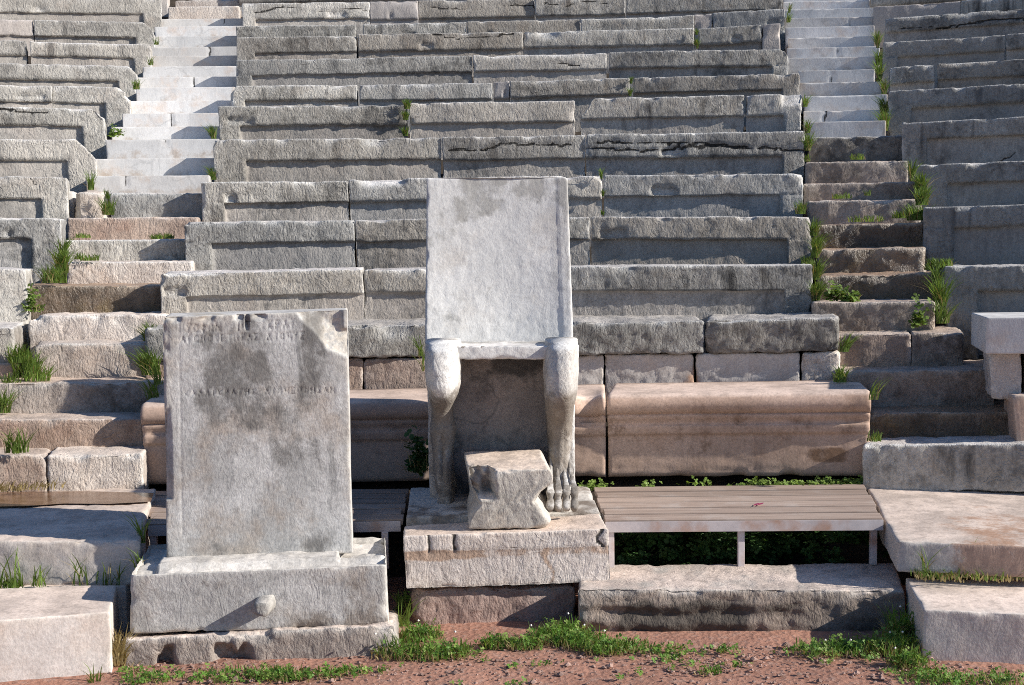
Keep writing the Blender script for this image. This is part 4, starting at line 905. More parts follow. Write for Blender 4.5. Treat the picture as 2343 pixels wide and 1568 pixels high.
for k_, (xa, xb) in enumerate([(1260, 1259), (1274, 1277), (1288, 1296), (1300, 1314)]):
    toe(o, [(xa, 1010, 4.88, .004), (xa, 1048, 4.835, .006), (xa + (xb - xa) * .3, 1080, 4.795, .0072), (xa + (xb - xa) * .8, 1102, 4.73, .0095), (xb, 1116, 4.655, .0135), (xb, 1127, 4.61, .0178), (xb, 1141, 4.62, .0125), (xb, 1152, 4.575, .0165), (xb, 1164, 4.56, .0150), (xb, 1171, 4.59, .008)], 60 + k_)
if True:  o['label'] = 'lion leg with a clawed paw, right of the footstool'
tag(root_t, 'high backed white marble throne with carved lion legs', 'throne')

M['stool'] = stone_mat('worn_footstool_marble', (.60, .555, .49), (.46, .425, .375), (.18, .165, .145), (.74, .60, .49), (.72, .66, .58), stain=(.2, .155, .115), warm=(.46, .35, .26), warmf=.5, streak=.4, blot=.35, bump=.5, chis=.5)
def fstool(g):
    q, dim = g['q'], g['dim']; w = q[:, 2] / dim[2]; u = q[:, 0] / dim[0]; v = q[:, 1] / dim[1]
    rp = np.interp(w, [0, .12, .3, .45, .6, .75, .88, 1], [.03, .0, .10, .19, .13, .0, -.01, .04])
    lp = np.interp(w, [0, .12, .3, .42, .56, .62, .8, 1], [.0, .0, .08, .15, .12, .08, .04, .02])
    lpb = np.interp(w, [0, .3, .6, 1], [.02, .06, .04, 0])
    lpp = lp * (1 - v) + lpb * v
    g['q2'][:, 0] = g['q2'][:, 0] * (1 - (lpp + rp)) + lpp * dim[0]
    sp = sst(.50, .56, w + .05 * fbm(g['wp'], 14, 3, 9)) * sst(.34, .25, u + .05 * fbm(g['wp'], 12, 3, 8))
    push(g, np.clip(sp * (.085 + .05 * fbm(g['wp'], 18, 3, 10)), 0, .2)); g['stn_shade'] = np.where(g['front'], .35 * sp + .3 * sst(.35, 0, w), g['top'] * .0)
    g['wear'] = np.maximum(g['wear'] * .8, .7 * (g['right'] * 1.0))
o = stone('footstool', P(1068, 1077, 4.43), P(1266, 1073, 4.43), BL=P(1070, 1213, 4.43), BR=P(1262, 1209, 4.43), TLb=P(1062, 1034, 4.84), TRb=P(1243, 1026, 4.84), mat='stool', s=.007, r=.008, chip=.02, rough=.002, lump=.003, sculpt=fstool, bs=.012)
# its lower back rests on the step of the plinth
tag(o, 'waisted marble footstool with a broken left side before the throne', 'footstool')

o = stone('footing_stone', P(940, 1352, 4.395), P(1318, 1345, 4.45), BL=P(952, 1475, 4.395), BR=P(1318, 1475, 4.45), depth=.5, mat='red', s=.009, r=.02, chip=.03, rough=.005, lump=.012, bs=.05)
tag(o, 'reddish rough footing stone below the front plinth slab', 'footing stone')
def longf(g):
    q, dim = g['q'], g['dim']; u = q[:, 0] / dim[0]; w = q[:, 2] / dim[2]
    ly = np.sin((q[:, 2] + .012 * fbm(g['wp'], 5, 2, 3)) * 95) * sst(.75, .4, u)
    g['q2'][:, 1] += np.where(g['front'] & (w < .85), .007 * ly + .014 * fbm(g['wp'] * np.array([.6, 1, 1.4]), 16, 4, 5), 0)
    g['stn_shade'] = np.where(g['front'], 1.0 * sst(-.5, .2, fbm(g['wp'], 5, 3, 6)) * sst(.95, .7, w), 0)  # shade on the front face painted in as a dark tone
    ct = sst(.85, 1, w) * sst(-.1, .5, fbm(g['wp'], 10, 3, 7)); push(g, ct * .014); g['wear'] = np.maximum(g['wear'], ct)
o = stone('footing_stone', P(1322, 1350, 4.29), P(2070, 1352, 4.27), BL=P(1322, 1500, 4.29), BR=P(2070, 1500, 4.27), TLb=P(1330, 1293, 4.66), TRb=P(2046, 1287, 4.66), mat='footing', s=.009, r=.010, chip=.02, rough=.003, lump=.002, warp=.003, sculpt=longf, bs=.03)
tag(o, 'long dark layered footing stone in front of the right wooden platform', 'footing stone')

# ------------------------------------------------------------------ wooden platforms
def hexa(name, c, mat, parent=None, bev=.002, smooth=False):
    """c: front BL,BR,TR,TL then back BL,BR,TR,TL; edges slightly bevelled"""
    import bmesh
    c = np.array(c, float)
    org = np.array(parent.location) if parent is not None else np.array([c[:, 0].mean(), c[:, 1].mean(), c[:, 2].min()])
    bm = bmesh.new(); vs = [bm.verts.new(tuple(p - org)) for p in c]
    for f in ((0, 1, 2, 3), (5, 4, 7, 6), (4, 0, 3, 7), (1, 5, 6, 2), (3, 2, 6, 7), (4, 5, 1, 0)): bm.faces.new([vs[i] for i in f])
    bmesh.ops.recalc_face_normals(bm, faces=bm.faces)
    if bev: bmesh.ops.bevel(bm, geom=bm.edges[:], offset=bev, segments=2, affect='EDGES', profile=.6)
    me = bpy.data.meshes.new(name); bm.to_mesh(me); bm.free(); me.materials.append(mat)
    o = bpy.data.objects.new(name, me); COL.objects.link(o)
    if parent is not None: o.parent = parent
    else: o.location = org
    return o
def platform(FL, FR, BL_, BR_, zt, legs, label, legz, nplank=6):
    FL, FR, BL_, BR_ = [PZ(x, y, zt) for x, y in (FL, FR, BL_, BR_)]
    root = empty('wooden_platform', ((FL[0] + FR[0]) / 2, FL[1] + .2, legz))
    th = .022
    for k in range(nplank):
        a, c = (k + .08) / nplank, (k + .90) / nplank
        l0, l1 = FL + (BL_ - FL) * a, FL + (BL_ - FL) * c; r0_, r1_ = FR + (BR_ - FR) * a, FR + (BR_ - FR) * c
        jl = random.uniform(-.009, .006); dn = np.array([0, 0, th]); jz = np.array([0, 0, random.uniform(-.0015, .0015)])
        l0, l1, r0_, r1_ = l0 + [jl, 0, 0] + jz, l1 + [jl, 0, 0] + jz, r0_ + [-jl, 0, 0] + jz, r1_ + [-jl, 0, 0] + jz
        hexa('plank', [l0 - dn, r0_ - dn, r0_, l0, l1 - dn, r1_ - dn, r1_, l1], M['wood'], root, .0025)
    # steel frame: front and back rail, two ends
    hr = 14 * 4.6 / F; dn = np.array([0, 0, hr]); o1 = np.array([0, 0, th + .0005]); w = .03
    def rail(p, q_, nm, d):
        d = np.array(d)
        hexa(nm, [p - o1 - dn, q_ - o1 - dn, q_ - o1, p - o1, p + d - o1 - dn, q_ + d - o1 - dn, q_ + d - o1, p + d - o1], M['metal'], root, .002)
    up_ = np.array([0, 0, th * .9])
    fa, fb = FL + np.array([0, -.004, 0]), FR + np.array([0, -.004, 0])
    hexa('front_rail', [fa - o1 - dn, fb - o1 - dn, fb - up_ * .25, fa - up_ * .25, fa + [0, .0035, 0] - o1 - dn, fb + [0, .0035, 0] - o1 - dn, fb + [0, .0035, 0] - up_ * .25, fa + [0, .0035, 0] - up_ * .25], M['metal'], root, .001)
    rail(BL_ - [0, w, 0], BR_ - [0, w, 0], 'back_rail', [0, w, 0])
    for s_, a, c in ((1, FL, BL_), (-1, FR, BR_)):
        e = np.array([s_ * .03, 0, 0]); a2 = a + (c - a) * .02; c2 = c + (a - c) * .08
        hexa('end_rail', [a2 - o1 - dn, a2 + e - o1 - dn, a2 + e - o1, a2 - o1, c2 - o1 - dn, c2 + e - o1 - dn, c2 + e - o1, c2 - o1], M['rail'], root, .002)
    for x in legs:
        p = PZ(x, (1190 + 1190) / 2, zt); p = np.array([p[0], FL[1] + .0, 0])
        zt2 = zt - th - hr + .0
        for dy, zz0 in ((.006, legz), (BL_[1] - FL[1] - .05, legz - .06)):
            c = []
            for yy in (p[1] + dy, p[1] + dy + .024):
                c += [(p[0] - .0125, yy, zz0), (p[0] + .0125, yy, zz0), (p[0] + .0125, yy, zt2), (p[0] - .0125, yy, zt2)]
            hexa('leg', c, M['metal'], root, .002)
    tag(root, label, 'platform', 'wooden plank platforms on steel frames')
    return root
zt = P(1700, 1188, 4.6)[2]
lz = P(1700, 1299, 4.6)[2]
platform((1384, 1191), (2020, 1186), (1362, 1114), (1970, 1107), zt, (1397, 1699, 2010), 'wooden plank platform on slim steel legs right of the throne', lz)
platform((338, 1200), (916, 1189), (352, 1122), (934, 1117), zt, (360, 880), 'shaded wooden plank platform behind the stele', lz)
def petal():
    c = PZ(1737, 1156, zt + .004); V, fc = [], []
    for k, (dx, dy, a) in enumerate([(-.012, 0, .1), (.006, .001, .2)]):
        for j in range(9):
            t = j / 8 * 2 * math.pi
            V.append((c[0] + dx + .012 * math.cos(t) * math.cos(a), c[1] + dy * 3 + .014 * math.sin(t), c[2] + .004 * math.cos(t + a) + .004 + k * .001))
        fc.append(tuple(range(k * 9, k * 9 + 8)))
    tag(mk('petal', V, fc, M['petal']), 'fallen pink petals lying on the right wooden platform', 'petal')
petal()

# ------------------------------------------------------------------ ground and hillside
def grid(name, xs, ys, zf, mat, kind='structure'):
    X, Y = np.meshgrid(xs, ys, indexing='ij'); V = np.stack([X.ravel(), Y.ravel(), np.zeros(X.size)], 1); V[:, 2] = zf(V)
    a = np.arange(X.size).reshape(X.shape)
    f = np.stack([a[:-1, :-1], a[1:, :-1], a[1:, 1:], a[:-1, 1:]], -1).reshape(-1, 4)
    o = mk(name, V, f, mat, origin=np.zeros(3)); o['kind'] = kind; return o
xs = np.concatenate([[-90, -40, -15, -8, -4], np.linspace(-2.4, 2.4, 190), [4, 8, 15, 40, 90]])
ys = np.concatenate([[-90, -40, -15, -5, 0, 2, 3.0], np.linspace(3.3, 5.0, 75), [6, 9, 14, 30, 90]])
grid('ground', xs, ys, lambda V: np.where((np.abs(V[:, 0]) < 3) & (V[:, 1] > 3) & (V[:, 1] < 5), .005 * fbm(V, 2.5, 2, 5) + .005 * fbm(V, 14, 3, 6), 0), M['ground'])
def nos(d): return np.interp(d, [6.38, 7.1, 7.82, 8.54, 9.26, 9.98, 10.7, 11.42, 12.14, 12.86, 13.6], [1.235, 1.5, 1.76, 2.09, 2.42, 2.66, 2.97, 3.30, 3.54, 3.87, 4.2]) - .44
def hill():
    prof_d = [5.02, 5.12, 5.2, 5.5, 5.75, 5.98, 6.15, 6.37] + list(np.linspace(6.4, 13.6, 40)) + [14.5, 17, 22, 26, 40]
    prof_z = [-.05, .12, .22, .25, .37, .5, .64, .78] + [float(nos(x)) for x in np.linspace(6.4, 13.6, 40)] + [4.3, 4.7, 5.0, 5.1, 4.5]
    th = np.radians(np.linspace(-75, 75, 160)); V = []
    for d, z in zip(prof_d, prof_z):
        R = d - CY
        for t in th: V.append((CX + R * math.sin(t), CY + R * math.cos(t), z))
    V = np.array(V); V[:, 2] += .015 * fbm(V, 7, 3, 8)
    a = np.arange(len(V)).reshape(len(prof_d), len(th))
    f = np.stack([a[:-1, :-1], a[:-1, 1:], a[1:, 1:], a[1:, :-1]], -1).reshape(-1, 4)
    o = mk('hillside', V, f[:, ::-1], M['soil'], origin=np.zeros(3)); o['kind'] = 'structure'
    for p in [0]: pass
hill()
def water(pts, z, nm='water'):
    V = [PZ(x, y, z) for x, y in pts]; o = mk(nm, V, [tuple(range(len(V)))], M['water'], origin=np.zeros(3)); o['kind'] = 'structure'
zsl = P(0, 1236, 4.33)[2]
water([(-90, 1160), (60, 1158), (150, 1152), (250, 1153), (345, 1148), (352, 1128), (200, 1124), (-90, 1126)], zsl + .009)

# ------------------------------------------------------------------ plants
GT_ = 'grass tufts in the joints of the stairs and seats'
def blades(V, fc, base, n, h, spread, lean=(0, 0), wid=.0024, curl=.9):
    for _ in range(int(n * 1.7)):
        a = random.uniform(0, 2 * math.pi); ra = spread * math.sqrt(random.random())
        b = np.array([base[0] + ra * math.cos(a), base[1] + ra * math.sin(a) * .6, base[2]])
        hh = h * random.uniform(.3, 1.15); da = random.uniform(0, 2 * math.pi); out = random.uniform(.15, .8) * curl * hh
        dx, dy = math.cos(da) * out + lean[0] * hh, math.sin(da) * out * .7 + lean[1] * hh
        sd = np.array([-math.sin(da), math.cos(da), 0]) if random.random() < .4 else np.array([1., 0, 0])
        w = wid * random.uniform(.6, 1.3); i0 = len(V)
        for t, ww in ((0, .7), (.35, 1), (.7, .75), (1, .08)):
            c = b + np.array([dx * t * t, dy * t * t, hh * (t - .25 * t * t * min(1, out / hh))])
            V.append(c - sd * w * ww); V.append(c + sd * w * ww)
        for k in range(3): fc.append((i0 + 2 * k, i0 + 2 * k + 1, i0 + 2 * k + 3, i0 + 2 * k + 2))
def leaves(V, fc, base, n, ext, size, tri=True):
    for _ in range(n):
        c = np.array(base) + np.array([random.gauss(0, ext[0] * .45), random.gauss(0, ext[1] * .45), abs(random.gauss(0, ext[2] * .5))])
        tilt = np.array([random.gauss(0, .5), random.gauss(-.35, .5), 1]); tilt /= np.linalg.norm(tilt)
        ax = np.cross(tilt, [random.random(), random.random(), .1]); ax /= np.linalg.norm(ax); ay = np.cross(tilt, ax)
        for k in range(3 if tri else 1):
            a = k * 2.094 + random.random(); d = ax * math.cos(a) + ay * math.sin(a); e = np.cross(tilt, d); s_ = size * random.uniform(.6, 1.25); i0 = len(V)
            o_ = c + (d * s_ * .55 if tri else 0)
            for p, q_ in ((-.5, 0), (-.1, .42), (.35, .42), (.55, 0), (.35, -.42), (-.1, -.42)): V.append(o_ + d * s_ * p + e * s_ * q_ + tilt * s_ * .12 * (abs(q_) * 2 - .3))
            fc.append(tuple(range(i0, i0 + 6)))
def tuft(label, spots, mat='grass', leafy=None, name='grass_tuft', cat='grass tuft', group=GT_):
    """spots: (px, py, distance on ring or None->plain, blades, height m, spread m, lean)"""
    items = [(PR(px, py, D) if D > 0 else P(px, py, -D), n, h, sp, ln) for (px, py, D, n, h, sp, ln) in spots]
    cl = []
    for it in items:
        hit = [c for c in cl if any(np.linalg.norm(it[0] - o_[0]) < (it[3] + o_[3]) * .9 + .02 for o_ in c)]
        new = [it] + [x for c in hit for x in c]; cl = [c for c in cl if not any(c is h_ for h_ in hit)] + [new]
    mid = [np.mean([x[0] for x in c], 0) for c in cl]
    if len(cl) > 1:
        sx = max(m[0] for m in mid) - min(m[0] for m in mid); sz = max(m[2] for m in mid) - min(m[2] for m in mid)
        key = (lambda i: mid[i][0]) if sx > sz else (lambda i: -mid[i][2])
        od = sorted(range(len(cl)), key=key); wd = ('leftmost', 'rightmost') if sx > sz else ('uppermost', 'lowest')
        nmz = {od[0]: wd[0], od[-1]: wd[1]}
        for k, i in enumerate(od[1:-1]): nmz[i] = 'middle' if len(od) == 3 else ('second', 'third', 'fourth')[k]
    for i, c in enumerate(cl):
        V, fc = [], []
        for (b, n, h, sp, ln) in c:
            if leafy: leaves(V, fc, b, n, (sp, sp * .7, h), leafy * .85)
            else: blades(V, fc, b, n, h * .85, sp, (ln, -.15))
        nf = len(fc)
        for (b, n, h, sp, ln) in c: blades(V, fc, b, max(2, int(n * .16)), h * .75, sp * 1.1, (ln, -.3), .0018, 1.6)
        to = mk(name, np.array(V), fc, M[mat], smooth=False); to.data.materials.append(M['grass_dry'])
        to.data.polygons.foreach_set('material_index', np.array([0] * nf + [1] * (len(fc) - nf), np.int32))
        tag(to, label if len(cl) == 1 else label + ', ' + nmz[i] + ' clump', cat, group)
r = rowD
tuft('large grass clump at the left picture edge beside the pale stair stone', [(60, 865, 5.9, 130, .16, .06, .15), (45, 830, 5.9, 80, .12, .05, 0), (25, 900, 5.82, 60, .12, .04, .1), (85, 872, 5.85, 60, .10, .06, .4)])
tuft('sparse grass at the left edge before the mossy brown step', [(8, 945, 5.7, 60, .15, .03, .1)])
tuft('dark grass clump in the shade left of the stele top', [(345, 785, 6.1, 70, .13, .035, -.1), (345, 858, 5.9, 110, .16, .045, -.25), (358, 800, 6.0, 50, .14, .02, -.1)])
tuft('long green blades between mossy step and stele edge', [(352, 915, 5.7, 26, .14, .03, -.1), (362, 880, 5.7, 18, .13, .02, -.2)])
tuft('tall bright grass beside the whitish pink stone, left stairs', [(142, 625, 6.6, 90, .17, .03, .1), (125, 648, 6.5, 80, .12, .06, -.2), (145, 590, 6.8, 50, .14, .02, .15)])
tuft('low weeds on the grey stone below the pinkish brown one', [(205, 597, 6.85, 40, .05, .05, 0), (180, 594, 6.85, 20, .05, .03, 0)])
tuft('low grass under the pinkish brown stone, left stairs', [(370, 547, r(2) + .3, 90, .045, .07, 0), (190, 545, r(2) + .3, 25, .04, .05, 0)])
tuft('spiky grass tuft between boulder and grey stone below the white steps', [(248, 492, r(3) + .05, 60, .13, .035, -.1), (245, 455, r(3) + .05, 18, .08, .015, 0)])
tuft('yellowish thin grass at the left end of the lowest white step', [(208, 435, r(3) + .4, 30, .16, .02, .1)])
tuft('dark grass tuft at the right end of the second white step, left stairs', [(488, 412, r(4) - .05, 36, .12, .02, -.35)])
tuft('dark grass tuft at the right end of the fourth white step, left stairs', [(489, 318, r(5) - .05, 50, .13, .02, -.3)])
tuft('small leafy weed at the left end of the fourth white step', [(262, 312, r(5) + .02, 30, .06, .04, 0), (272, 309, r(5) + .02, 22, .05, .03, 0)], leafy=.022, name='weed', cat='weed')
tuft('grass sprig at the left end of the seventh white step', [(312, 205, r(6) + .2, 46, .10, .025, .1)])
tuft('thin dry grass sprig high on the left stairs beside the ninth step', [(345, 150, r(7) + .2, 20, .10, .02, .1)])
tuft('tiny grass sprig high on the left stairs beside the eleventh step', [(358, 103, r(8) + .2, 18, .09, .02, .1)])
tuft('dark shaded grass clump on the stair stone above the wet slab', [(38, 1036, 5.3, 44, .13, .05, .1)])
tuft('dry straggly grass on the wet slab at the left edge', [(20, 1122, -5.1, 40, .05, .08, .3), (100, 1118, -5.1, 26, .05, .08, .6)], mat='grass_dry')
tuft('long blades sprouting below the broad left slab', [(205, 1340, -4.29, 7, .17, .06, -.05), (255, 1340, -4.29, 5, .14, .03, .2)])
tuft('short grass with long blades at the left edge below the slab', [(20, 1345, -4.28, 50, .06, .05, 0), (30, 1340, -4.28, 8, .2, .05, .15), (85, 1342, -4.28, 10, .1, .03, .1)])
tuft('reed like blades at the right end of the broad left slab', [(326, 1243, -4.4, 8, .15, .012, -.05), (318, 1300, -4.25, 5, .12, .015, -.15)])
tuft('creeping leafy weed at the left end of the wet dark step', [(75, 712, r(1) - .0, 60, .10, .05, 0)], leafy=.022, name='weed', cat='weed')
tuft('bright grass growing in the middle wedge joint of the fifth tier', [(931, 250, r(5) - .03, 70, .09, .02, .0), (928, 275, r(5) - .03, 60, .09, .018, -.1), (927, 312, r(5) - .03, 60, .09, .018, 0)])
tuft('small yellowish weed in the sixth tier joint', [(1443, 192, r(6) - .02, 24, .07, .012, .1), (1441, 220, r(6) - .02, 30, .09, .01, 0)])
tuft('thin weed in the joint right of the throne top', [(1376, 410, r(3) - .02, 14, .09, .008, 0), (1379, 450, r(3) - .02, 16, .06, .006, 0), (1378, 492, r(3) - .02, 10, .04, .01, 0)])
tuft('dark grass in the joint of the eighth tier near the right stairs', [(1593, 80, r(8) - .02, 30, .07, .01, 0), (1594, 112, r(8) - .02, 50, .12, .01, 0)])
tuft('green blades hanging left of the throne seat', [(962, 815, 5.85, 12, .13, .012, -.1), (968, 850, 5.8, 4, .16, .006, .0)])
tuft('leafy dark weed in shade behind the left throne leg', [(958, 1080, 5.28, 110, .16, .05, 0)], mat='fern', leafy=.026, name='weed', cat='weed')
tuft('broad leaved plant in the gap left of the reddish footing', [(925, 1440, -4.38, 14, .17, .025, .05)])
tuft('long bright grass strip beside the lowest tier at the right stairs', [(1866, 690, r(1) + .0, 90, .14, .02, .15), (1866, 640, r(1) + .1, 80, .14, .02, .15), (1864, 590, r(1) + .3, 80, .16, .02, .15), (1862, 540, r(2) - .1, 50, .12, .02, .1), (1845, 605, r(1) + .3, 30, .06, .03, -.1)])
tuft('clover like weeds at the left foot of the very dark wet step', [(1908, 685, r(1) - .05, 70, .07, .05, 0), (1945, 688, r(1) - .05, 60, .05, .05, 0)], leafy=.022, name='weed', cat='weed')
tuft('large bright grass clump beside the third tier of the right wedge', [(2105, 440, r(2) + .5, 70, .15, .03, -.05), (2108, 470, r(2) + .4, 80, .14, .035, .1), (2095, 505, r(2) + .2, 90, .12, .05, -.1), (2085, 415, r(3) - .1, 40, .16, .01, 0)])
tuft('grass draping over the lowest right wedge block', [(2150, 612, r(1) + .1, 110, .06, .06, -.1), (2135, 618, r(1) + .1, 40, .05, .05, -.3)])
tuft('dark tall grass in the shade beside the lowest right wedge block', [(2150, 700, r(1) - .1, 80, .2, .03, .0), (2155, 740, 6.2, 60, .14, .03, .1), (2143, 650, r(1) - .0, 50, .12, .02, -.1)])
tuft('single leafy weed on the dry greyish stone, right stairs', [(2100, 745, 6.15, 46, .10, .035, 0)], leafy=.024, name='weed', cat='weed')
tuft('grass tuft beside the black topped wall end', [(1930, 805, 5.95, 40, .11, .025, .4)])
tuft('grass tuft beside the narrow pitted pale block', [(1922, 875, 5.75, 40, .10, .03, .1)])
tuft('grass blades beside the right end of the long bench block', [(1998, 915, 5.4, 8, .12, .02, .5), (2000, 1010, 5.3, 26, .06, .03, .2)])
tuft('yellowish grass beside the fourth tier at the right stairs', [(1848, 345, r(4) + .0, 50, .15, .02, .1), (1846, 305, r(4) + .25, 40, .12, .02, .1), (1846, 370, r(4) - .05, 20, .06, .02, .1)])
tuft('grass behind the third tier end at the right stairs', [(1830, 490, r(2) + .35, 50, .10, .03, -.1)])
tuft('tall dark grass beside the fifth tier of the right wedge', [(2025, 300, r(5) - .1, 80, .2, .02, -.2), (2022, 262, r(5) + .1, 60, .16, .02, -.2)])
tuft('dark grass beside the short right wedge block', [(2022, 215, r(6) - .1, 60, .16, .02, -.1), (2012, 180, r(6) + .1, 70, .17, .02, -.15), (2010, 150, r(7) - .2, 40, .16, .02, -.1)])
tuft('dark grass beside the pale repair block at the top right', [(2008, 110, r(7) + .2, 60, .18, .015, -.15)])
tuft('thin grass at the fifth white step of the right stairs', [(1842, 245, r(5) + .2, 26, .12, .015, .2)])
tuft('thin grass near the top of the right stairs beside the ninth tier', [(1803, 52, r(9) + .0, 26, .14, .02, .2), (1805, 30, r(9) + .1, 20, .12, .01, .2)])
tuft('small grass on the low reddish stair stone', [(1925, 455, r(2) + .6, 36, .05, .06, 0), (1985, 448, r(2) + .6, 12, .05, .02, 0), (1960, 366, r(3) + .6, 30, .06, .05, 0)])
tuft('small grass on the tread before the dark wet stone with pale corner', [(1980, 508, r(2) + .2, 60, .05, .1, 0), (2060, 500, r(2) + .3, 60, .06, .05, 0)])
tuft('dry and green grass in front of the broad right slab', [(2150, 1318, -4.26, 60, .04, .1, 0), (2250, 1318, -4.26, 70, .05, .12, 0), (2330, 1316, -4.26, 70, .06, .1, 0), (2120, 1312, -4.26, 3, .15, .02, .05), (2205, 1315, -4.26, 4, .16, .03, -.05)], mat='grass')
tuft('withered brown grass at the foot of the broad right slab', [(2170, 1322, -4.25, 70, .035, .12, 0), (2290, 1322, -4.25, 60, .035, .12, 0)], mat='grass_dry')
tuft('withered grass beside the left end of the brownish footing', [(272, 1520, -4.0, 60, .16, .025, .05), (285, 1555, -4.0, 50, .08, .04, .1)], mat='grass_dry')
tuft('small agave like weed before the pale corner block', [(215, 1568, -3.86, 9, .09, .02, 0)])

def cover():
    V, fc = [], []; Vl, fl = [], []; Vd, fd = [], []; Vf, ff = [], []
    def gpt(px, py): 
        return PZ(px, py, .01)
    strip = [(930, 1500, 150, .10, .10), (1010, 1500, 120, .10, .08), (960, 1460, 150, .07, .08), (1045, 1495, 50, .06, .05), (1130, 1480, 90, .05, .07), (1200, 1480, 100, .07, .06), (1260, 1465, 150, .08, .08), (1290, 1455, 120, .07, .09),
             (1330, 1475, 180, .1, .08), (1390, 1490, 120, .08, .07), (1440, 1482, 70, .08, .05), (1510, 1490, 50, .08, .04), (1590, 1495, 14, .08, .03), (1660, 1490, 20, .06, .04),
             (560, 1548, 70, .12, .04), (630, 1548, 90, .08, .05), (690, 1548, 60, .08, .04), (760, 1543, 40, .08, .04), (470, 1552, 40, .1, .04), (350, 1552, 60, .1, .04), (830, 1535, 20, .1, .03),
             (1880, 1490, 120, .12, .05), (1950, 1488, 160, .12, .06), (2040, 1490, 220, .09, .1), (2075, 1520, 120, .06, .08), (2060, 1460, 120, .05, .16), (2120, 1552, 60, .1, .05), (2200, 1560, 70, .12, .05), (2300, 1560, 60, .12, .05),
             (925, 1400, 70, .03, .12)]
    for _ in range(38):
        px = random.uniform(280, 2320); py = random.choice([random.uniform(1495, 1568), random.uniform(1500, 1530)]); 
        if px < 930 or px > 2000: py = max(py, 1535)
        strip.append((px, py, random.randint(3, 12), random.uniform(.02, .06), random.uniform(.015, .04)))
    for px, py, n, e, h in strip:
        b = gpt(px, py)
        leaves(V, fc, b, int(n * .6), (e, e * .5, h * .5), .0095); leaves(Vl, fl, b, int(n * .4), (e * 1.1, e * .55, h * .55), .009)
        blades(V, fc, b, int(n * .3), h * .8, e * .9, (0, -.1), .0016); blades(Vl, fl, b, int(n * .3), h * .7, e, (0, -.1), .0015)
        blades(Vd, fd, b, int(n * .55), h * .5, e * 1.25, (0, -.3), .0016, 1.3)
        for _ in range(max(0, n // 110)):
            c = b + np.array([random.gauss(0, e * .5), random.gauss(-.02, e * .25), h * random.uniform(.6, 1.1)]); i0 = len(Vf)
            for q in ((1, 0, 0), (-1, 0, 0), (0, 1, 0), (0, -1, 0), (0, 0, 1), (0, 0, -1)): Vf.append(c + np.array(q) * .0045)
            for f in ((0, 2, 4), (2, 1, 4), (1, 3, 4), (3, 0, 4), (2, 0, 5), (1, 2, 5), (3, 1, 5), (0, 3, 5)): ff.append(tuple(i0 + x for x in f))
    for nm, v, f, m, lb in (('ground_cover', V, fc, 'leaf', 'low green clover and grass along the foot of the stones'), ('ground_cover', Vl, fl, 'leaf_light', 'paler clover leaves among the ground cover'),
                            ('dry_grass', Vd, fd, 'grass_dry', 'withered blades lying along the foot of the stones'), ('clover_flowers', Vf, ff, 'flower', 'small white clover flowers in the ground cover')):
        o = mk(nm, np.array(v), f, M[m], smooth=False, origin=np.zeros(3)); o['kind'] = 'stuff'; o['label'] = lb; o['category'] = 'ground cover'
    # shady fern wall under the right platform and creeper along the bench foot
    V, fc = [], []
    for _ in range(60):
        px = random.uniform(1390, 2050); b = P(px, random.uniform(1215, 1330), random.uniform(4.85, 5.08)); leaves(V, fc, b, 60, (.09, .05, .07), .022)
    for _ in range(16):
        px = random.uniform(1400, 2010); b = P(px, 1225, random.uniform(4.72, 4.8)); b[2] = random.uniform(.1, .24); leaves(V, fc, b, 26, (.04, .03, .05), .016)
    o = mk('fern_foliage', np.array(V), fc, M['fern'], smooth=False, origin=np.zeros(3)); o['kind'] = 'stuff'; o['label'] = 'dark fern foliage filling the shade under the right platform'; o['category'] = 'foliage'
    V, fc = [], []
    for px, n in [(1320, 20), (1345, 50), (1370, 60), (1475, 50), (1600, 30), (1690, 60), (1740, 60), (1780, 90), (1820, 100), (1860, 110), (1900, 110), (1940, 100), (1965, 50)]:
        b = P(px, 1107, 5.25); b[2] = zt + random.uniform(-.02, .01); leaves(V, fc, b, int(n * .8), (.06, .03, .028), .011)
    for _ in range(25):
        px = random.uniform(1380, 1980); b = P(px, 1110, 5.24); b[2] = zt - .03; leaves(V, fc, b, 14, (.05, .03, .015), .010)
    o = mk('creeping_foliage', np.array(V), fc, M['leaf_light'], smooth=False, origin=np.zeros(3)); o['kind'] = 'stuff'; o['label'] = 'light green creeping weeds along the foot of the moulded bench'; o['category'] = 'foliage'
    V, fc = [], []
    for px in range(384, 560, 4):
        b = PR(px, random.uniform(-2, 6), r(11) + .5); blades(V, fc, b, 14, .12, .05, (.1, 0), .005)
    o = mk('grass', np.array(V), fc, M['grass'], smooth=False, origin=np.zeros(3)); o['kind'] = 'stuff'; o['label'] = 'green grass at the top of the left stairs'; o['category'] = 'grass'
zt = P(1700, 1188, 4.6)[2]
cover()
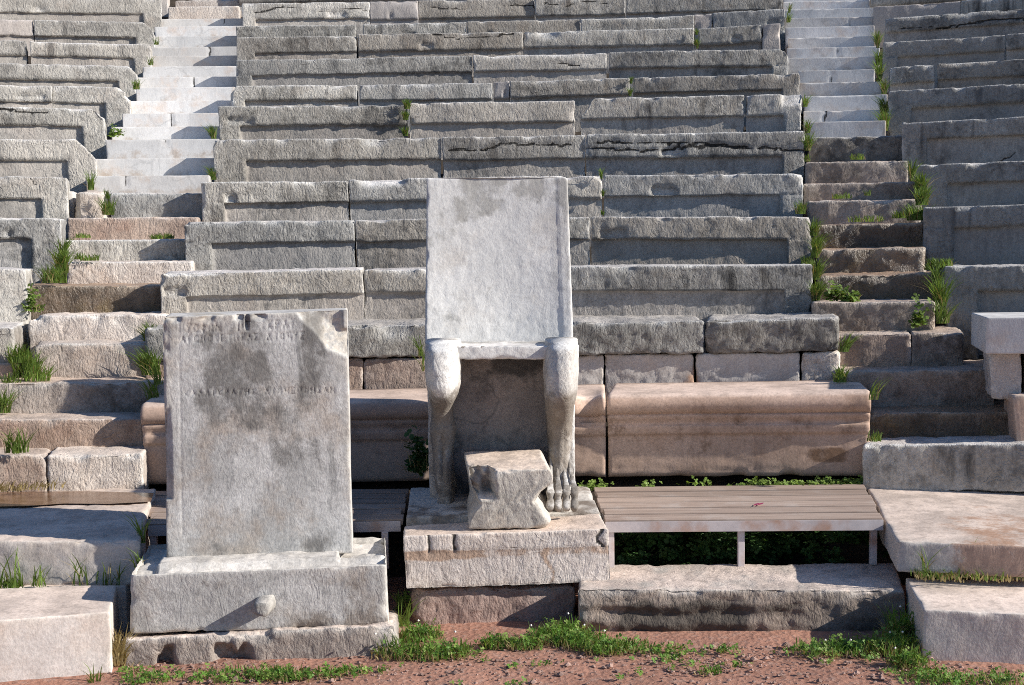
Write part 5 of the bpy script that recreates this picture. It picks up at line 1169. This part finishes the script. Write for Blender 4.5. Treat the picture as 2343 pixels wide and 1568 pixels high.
def gravel():
    V, fc = [], []
    def rock(c, s_):
        i0 = len(V); a = random.uniform(0, 6.3)
        for q in ((1, 0, 0), (-1, 0, 0), (0, 1, 0), (0, -1, 0), (0, 0, 1), (.6, .6, .5), (-.6, .5, .45), (.5, -.6, .5), (-.5, -.6, .4)):
            x = q[0] * random.uniform(.7, 1.2); y = q[1] * random.uniform(.6, 1.0); z = q[2] * random.uniform(.45, .8)
            V.append((c[0] + s_ * (x * math.cos(a) - y * math.sin(a)), c[1] + s_ * (x * math.sin(a) + y * math.cos(a)), c[2] + s_ * z))
        for f in ((0, 5, 7), (0, 2, 5), (2, 6, 5), (2, 1, 6), (1, 8, 6), (1, 3, 8), (3, 7, 8), (3, 0, 7), (4, 5, 6), (4, 6, 8), (4, 8, 7), (4, 7, 5)): fc.append(tuple(i0 + x for x in f))
    for _ in range(1700):
        px = random.uniform(240, 2300); py = random.choice([random.uniform(1470, 1590), random.uniform(1480, 1545)])
        if px > 920 and py < 1455: continue
        rock(PZ(px, py, .004), random.choice([.003, .004, .005, .006, .008]) * random.uniform(.7, 1.4))
    for px, py, s_ in [(540, 1555, .02), (575, 1558, .014), (1040, 1540, .016), (1395, 1525, .014), (1630, 1480, .016), (1655, 1485, .022), (1800, 1478, .02), (1880, 1520, .015), (480, 1560, .015), (1700, 1520, .012), (1960, 1540, .013), (2010, 1530, .012)] + [(random.uniform(280, 2250), random.uniform(1480, 1566), random.choice([.006, .008, .010, .015])) for _ in range(55)]:
        if px < 920 and py < 1530: continue
        rock(PZ(px, py, .006), s_)
    o = mk('gravel', np.array(V), fc, M['pebble'], smooth=False, origin=np.zeros(3)); o['kind'] = 'stuff'; o['label'] = 'reddish gravel scattered over the earth floor'; o['category'] = 'gravel'
gravel()

# ------------------------------------------------------------------ light and camera
az = math.radians(75); el = math.radians(26)
S = Vector((math.sin(az) * math.cos(el), -math.cos(az) * math.cos(el), math.sin(el)))
sd = bpy.data.lights.new('sun', 'SUN'); sd.energy = 5.0; sd.angle = math.radians(.5); sd.color = (1.0, .945, .86)
so = bpy.data.objects.new('sun', sd); COL.objects.link(so); so.rotation_euler = S.to_track_quat('Z', 'Y').to_euler(); so.location = (6, -3, 8)
w = bpy.data.worlds.new('World'); SC.world = w; w.use_nodes = True
sk = w.node_tree.nodes.new('ShaderNodeTexSky'); sk.sky_type = 'NISHITA'; sk.sun_disc = False; sk.sun_elevation = el; sk.sun_rotation = math.radians(105); sk.ozone_density = 4.0; sk.dust_density = .3
bg = w.node_tree.nodes['Background']; mxs = w.node_tree.nodes.new('ShaderNodeMix'); mxs.data_type = 'RGBA'; mxs.blend_type = 'MULTIPLY'; mxs.inputs[0].default_value = 1.0
w.node_tree.links.new(sk.outputs[0], mxs.inputs[6]); mxs.inputs[7].default_value = (.93, .985, 1.07, 1); w.node_tree.links.new(mxs.outputs[2], bg.inputs[0]); bg.inputs[1].default_value = .082
cam = bpy.data.cameras.new('camera'); co = bpy.data.objects.new('camera', cam); COL.objects.link(co)
cam.sensor_width = 36; cam.lens = F / 2342 * 36; cam.clip_end = 500; cam.clip_start = .05
mm = Matrix.Identity(4)
for i_ in range(3):
    mm[i_][0] = rt[i_]; mm[i_][1] = up[i_]; mm[i_][2] = -fw[i_]; mm[i_][3] = EYE[i_]
co.matrix_world = mm
SC.camera = co
vs_ = SC.view_settings; vs_.view_transform = 'Standard'; vs_.look = 'None'; vs_.exposure = 0.5; vs_.gamma = 1.0; vs_.use_curve_mapping = False
SC.cycles.use_denoising = False; SC.cycles.filter_width = 1.0
